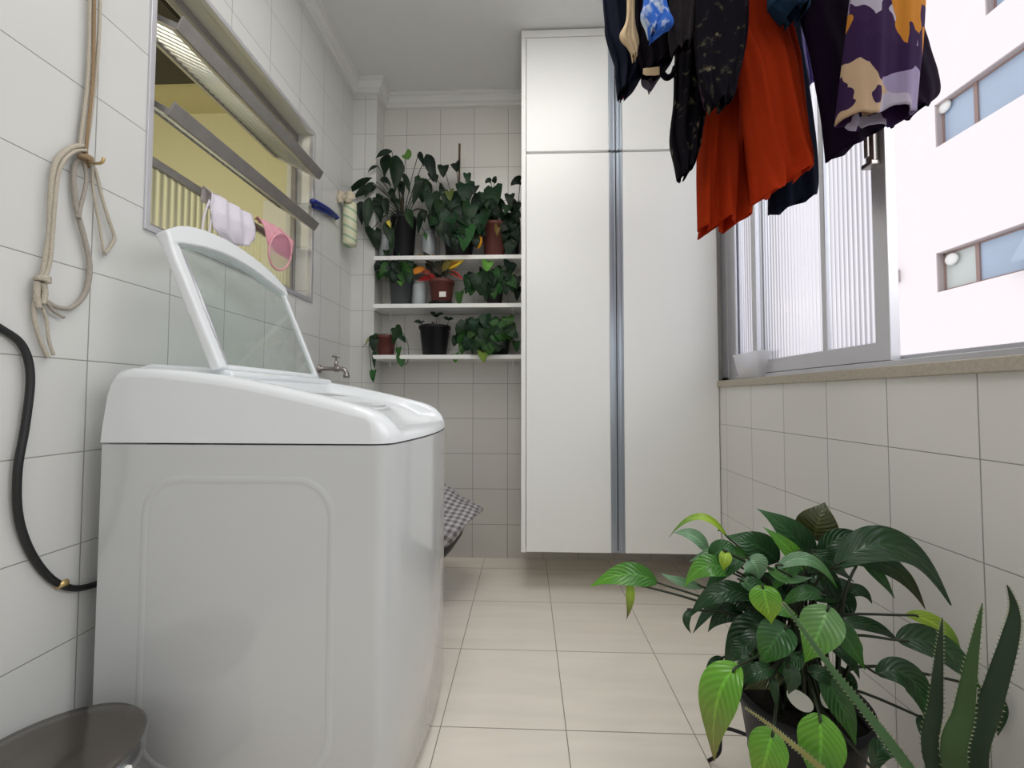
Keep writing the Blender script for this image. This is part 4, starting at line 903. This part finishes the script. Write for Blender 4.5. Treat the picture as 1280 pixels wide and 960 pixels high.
tag(st_.build('plant_stand', M['black_pl']), 'black wire plant stand with curled feet under the peace lily pot', 'plant stand')
G1, G2, G3, G4, PL, YG, OL = (.016,.055,.018), (.028,.105,.028), (.06,.2,.03), (.13,.36,.03), (.16,.30,.17), (.33,.5,.05), (.05,.06,.018)
lv = [ # base, mid, tip, width px, Y, colour, tip colour
 ((821,728),(781,718),(737,734),27,1.02,G3,G4),((786,728),(788,748),(783,775),11,1.02,YG,(.08,.04,.02)),((908,670),(873,646),(836,672),9,.98,YG,G3),((884,688),(866,670),(842,666),18,.97,PL,None),((939,697),(900,690),(862,702),18,.95,G3,PL),
 ((915,716),(882,708),(855,734),26,.92,G3,G4),((879,734),(850,727),(825,716),11,.96,PL,None),((940,745),(897,742),(862,772),24,.90,G1,None),((866,762),(858,775),(864,792),9,.90,G1,None),((1012,706),(988,668),(946,636),38,.95,G1,G2),((1006,712),(985,685),(953,658),20,.90,G4,G3),
 ((972,702),(945,682),(908,670),36,.94,G1,G2),((1017,674),(1023,652),(1031,628),42,.99,OL,None),((1024,704),(1052,672),(1098,684),22,.93,G1,None),((1046,706),(1122,684),(1189,757),44,.84,G1,None),((1058,702),(1115,710),(1157,762),22,.90,G1,OL),((1048,710),(1090,692),(1140,720),26,.86,G2,G1),
 ((971,710),(1012,700),(1047,736),16,.84,PL,G3),((935,698),(945,708),(948,724),30,.88,PL,None),((953,732),(958,752),(964,780),34,.82,G4,YG),((950,762),(980,764),(1004,778),14,.84,G3,None),((909,690),(906,700),(904,714),14,.90,YG,None),((1036,758),(1024,790),(1006,828),44,.80,(.14,.3,.1),G4),((1042,770),(1060,800),(1082,838),24,.80,G2,G3),
 ((984,784),(968,802),(950,832),40,.82,G2,G3),((958,778),(930,795),(905,838),34,.90,G1,None),((903,822),(890,836),(884,862),13,.92,G1,None),((924,832),(897,875),(893,952),44,.78,G4,(.22,.2,.05)),((967,912),(958,945),(946,990),40,.76,G4,(.2,.3,.03)),((1024,892),(1026,935),(1020,992),46,.74,G4,G3),
 ((1026,838),(1050,880),(1070,932),28,.80,G2,G3),((1122,800),(1180,812),(1228,868),40,.80,G1,G2),((1096,842),(1140,850),(1164,915),32,.80,G1,G2),((1133,769),(1175,785),(1204,826),20,.84,YG,G3),((1225,858),(1242,885),(1247,920),24,.80,G1,None),((1148,895),(1160,915),(1166,945),18,.82,G1,None),
 ((1045,780),(1090,782),(1128,806),16,.86,G1,None),((1092,962),(1110,935),(1150,972),20,.74,G1,None),((965,846),(968,862),(970,888),10,.80,G1,None),((978,845),(955,850),(930,862),20,.82,OL,None),((985,745),(960,730),(925,740),26,.97,G1,None),((1000,735),(1030,725),(1050,770),34,.93,G1,None),((1060,735),(1050,760),(1040,790),26,.95,G1,None),
 ((930,770),(905,768),(885,790),20,.95,G1,None),((1000,850),(985,840),(960,850),24,.86,G2,None),((1050,870),(1060,850),(1045,830),18,.9,G1,None),((1055,745),(1075,738),(1090,755),14,.9,G1,None)]
lv += [((930,700),(905,712),(880,742),20,.93,G2,None),((1000,690),(985,712),(962,742),20,.88,G2,G3),((1015,690),(1040,705),(1068,728),22,.9,G1,None),((1030,745),(1002,742),(975,760),18,.86,G2,G3),((965,790),(940,800),(920,828),22,.86,G1,None),
 ((995,772),(1012,790),(1020,815),18,.83,G2,None),((925,725),(948,735),(975,742),20,.88,G2,G3),((1060,790),(1068,812),(1066,835),16,.84,G3,None),((960,710),(985,722),(1015,722),16,.87,G3,PL),((905,745),(885,765),(866,792),12,.95,G1,None),((1075,700),(1100,722),(1118,748),14,.9,G2,None),((940,815),(930,835),(928,858),14,.82,G1,None)]
lv += [((965,835),(945,842),(925,858),18,.80,G1,None),((985,830),(990,848),(985,868),18,.79,G1,None),((1010,838),(1030,845),(1048,862),18,.80,G1,None),((1040,812),(1060,822),(1075,850),16,.83,G1,None),((940,805),(925,812),(912,830),20,.86,G1,None),((1000,815),(990,830),(970,838),18,.82,G2,None)]
for k in range(26):
    x_ = random.gauss(985, 34); y_ = random.gauss(752, 26); a = random.uniform(0, 2*pi); l_ = random.uniform(20, 34)
    lv.append(((x_, y_), (x_+cos(a)*l_, y_+sin(a)*l_*.6-5), (x_+cos(a)*l_*2, y_+sin(a)*l_*1.2+4), random.uniform(18, 30), random.uniform(.93, 1.03), random.choice([G1, G1, G2]), None))
m = MB(); st_ = MB()
for i, (b, c, t, w, Y, col, tcol) in enumerate(lv):
    pb, pc_, pt_ = at(*b, Y), at(*c, Y-.012), at(*t, Y-.0)
    for P_ in (pb, pc_, pt_): P_.x = min(P_.x, XR-.008)
    n = camn(pc_)*1.0 + V((random.uniform(-.25,.25), 0, random.uniform(.1,.7)))
    m.leaf(pb, pc_, pt_, w*1.06/F*Y, n, col, 'lance', cup=random.uniform(.1,.35), tipcol=tcol, wave=.03, nr=12)
    a = random.uniform(0, 2*pi); q = random.uniform(0, .07); r_ = V((LX+q*cos(a), LY+q*sin(a), RZ-.03)); d = pb-r_
    hgt = r_ + V((d.x*.35, d.y*.35, max(.06, d.z*.65+.03)))
    if pb.z < RZ: hgt = r_ + V((d.x*.55, d.y*.55, .05))
    st_.tube([tuple(r_), tuple(hgt), tuple(pb), tuple(pb.lerp(pc_, .3))], .0035, 6, r2=.0018, caps=False)
m.build('foliage', M['leaf'], li, sub=1); st_.build('stems', M['stem_dark'], li)
# ------------------------------------------------------------------ aloe
AX_, AY_ = .735, .655
al = thing('aloe_plant', 'spiky upright aloe growing beside the right wall in front', 'potted plant', (AX_, AY_, 0))
rr = .088; m = MB(); m.lathe([(.064, .001), (.066, .004), (.083, .17), (rr, .172), (rr, .195), (.082, .195), (.08, .175)], (AX_, AY_, 0), 32, True, False); m.build('pot', M['terracotta'], al)
MB().lathe([(.08, .178), (.03, .185), (.002, .186)], (AX_, AY_, 0), 24).build('soil', M['soil'], al)
def aloe(pts, w, Ys, col):
    P = [at(x, y, Y) for (x, y), Y in zip(pts, Ys)]; r = V((AX_+(P[0].x-AX_)*.2, AY_, .17)); P = [r]+P; Q = []
    for i in range(len(P)-1):
        p0, p1, p2, p3 = P[max(i-1,0)], P[i], P[i+1], P[min(i+2,len(P)-1)]
        for k in range(6):
            t = k/6; Q.append(.5*((2*p1)+(p2-p0)*t+(2*p0-5*p1+4*p2-p3)*t*t+(3*p1-p0-3*p2+p3)*t**3))
    Q.append(P[-1]); rows = []; L = len(Q)-1; m = MB(); m.curc = col
    for i, p in enumerate(Q):
        t = i/L; tg = (Q[min(i+1,L)]-Q[max(i-1,0)]).normalized(); n = camn(p); sd = tg.cross(n).normalized(); nn = sd.cross(tg)
        ww = w*.5*max(.03, (1-t**1.3)**.9); rows.append([p+sd*ww*cos(a)+nn*(ww*.45*sin(a)+(ww*.25*cos(a)**2)) for a in [2*pi*k/12 for k in range(12)]])
        if 1 < i < L:
            for s_ in (-1, 1):
                e = p+sd*ww*s_; j = [m.add(x, (.3,.33,.2)) for x in (e+tg*.0015+nn*ww*.2, e-tg*.0015+nn*ww*.2, e+sd*s_*.0028+tg*.0015+nn*ww*.2)]; m.f.append(tuple(j))
            mid_ = p.lerp(Q[i-1], .5)
            for s_ in (-1, 1):
                e = mid_+sd*ww*s_; j = [m.add(x, (.3,.33,.2)) for x in (e+tg*.0015+nn*ww*.2, e-tg*.0015+nn*ww*.2, e+sd*s_*.0028+tg*.0015+nn*ww*.2)]; m.f.append(tuple(j))
    m.grid(rows, close=True); return m.build('leaf', M['aloe'], al)
M['aloe'] = leafmat('aloe_skin', .5, .03, 0, .3)
AC = (.02,.04,.02)
aloe([(1168,960),(1170,880),(1174,820),(1178,772)], .025, (.655,.65,.645,.64), AC)
aloe([(1194,960),(1205,890),(1216,820),(1228,754)], .032, (.60,.60,.60,.605), (.035,.075,.022))
aloe([(1218,960),(1238,880),(1262,800),(1268,762),(1259,731)], .034, (.66,.655,.65,.65,.645), AC)
aloe([(1132,955),(1085,893),(1035,830),(990,768),(977,752)], .018, (.66,.68,.70,.72,.72), (.07,.15,.06))
aloe([(1130,1010),(1060,985),(1000,938),(960,905),(929,883)], .016, (.67,.70,.72,.74,.74), (.25,.24,.08))
# ------------------------------------------------------------------ light
sc = bpy.context.scene
w = bpy.data.worlds.new('sky'); sc.world = w; w.use_nodes = True; nt = w.node_tree; bg = nt.nodes['Background']
bg.inputs[0].default_value = (.97, .97, 1, 1); bg.inputs[1].default_value = 1.22
def lamp(name, kind, loc, energy, col=(1,1,1), rot=None, size=1, sy_=None, target=None):
    l = bpy.data.lights.new(name, kind); l.energy = energy; l.color = col
    if kind == 'AREA': l.shape = 'RECTANGLE'; l.size = size; l.size_y = sy_ or size
    if kind == 'SUN': l.angle = R_(3)
    if kind == 'POINT': l.shadow_soft_size = size
    o = bpy.data.objects.new(name, l); C.objects.link(o); o.location = loc
    if target is not None: o.rotation_euler = (V(target)-V(loc)).to_track_quat('-Z', 'Y').to_euler()
    return o
lamp('sun', 'SUN', (-6, -4, 12), .33, (1, .96, .93), target=(0, .6, 5.5))
lamp('ceiling_fill', 'AREA', (-.05, .95, 2.66), 14, (1, .98, .95), size=.9, sy_=.9, target=(-.05, .951, 0))  # unseen area light added under the ceiling to brighten the room
lamp('ceiling_fill', 'AREA', (0, -.6, 2.62), 8, (1, .98, .95), size=1.2, sy_=.7, target=(0, .1, 0))  # second added fill, behind the camera, no fixture there
lamp('daylight_fill', 'AREA', (2.9, -.4, 2.9), 60, (.95, .98, 1), size=2.6, sy_=2.2, target=(-.4, .9, .7))  # area light added outside the window to strengthen the sky light
lamp('far_room_lamp', 'POINT', (-2.1, 1.0, 1.7), 36, (1, .93, .72), size=.15)
sc.view_settings.view_transform = 'Standard'; sc.view_settings.look = 'None'; sc.view_settings.exposure = 0
sc.cycles.max_bounces = 10; sc.cycles.diffuse_bounces = 6; sc.cycles.transparent_max_bounces = 16
sc.cycles.use_denoising = True; sc.cycles.caustics_reflective = False; sc.cycles.caustics_refractive = False
sc.cycles.sample_clamp_indirect = 6
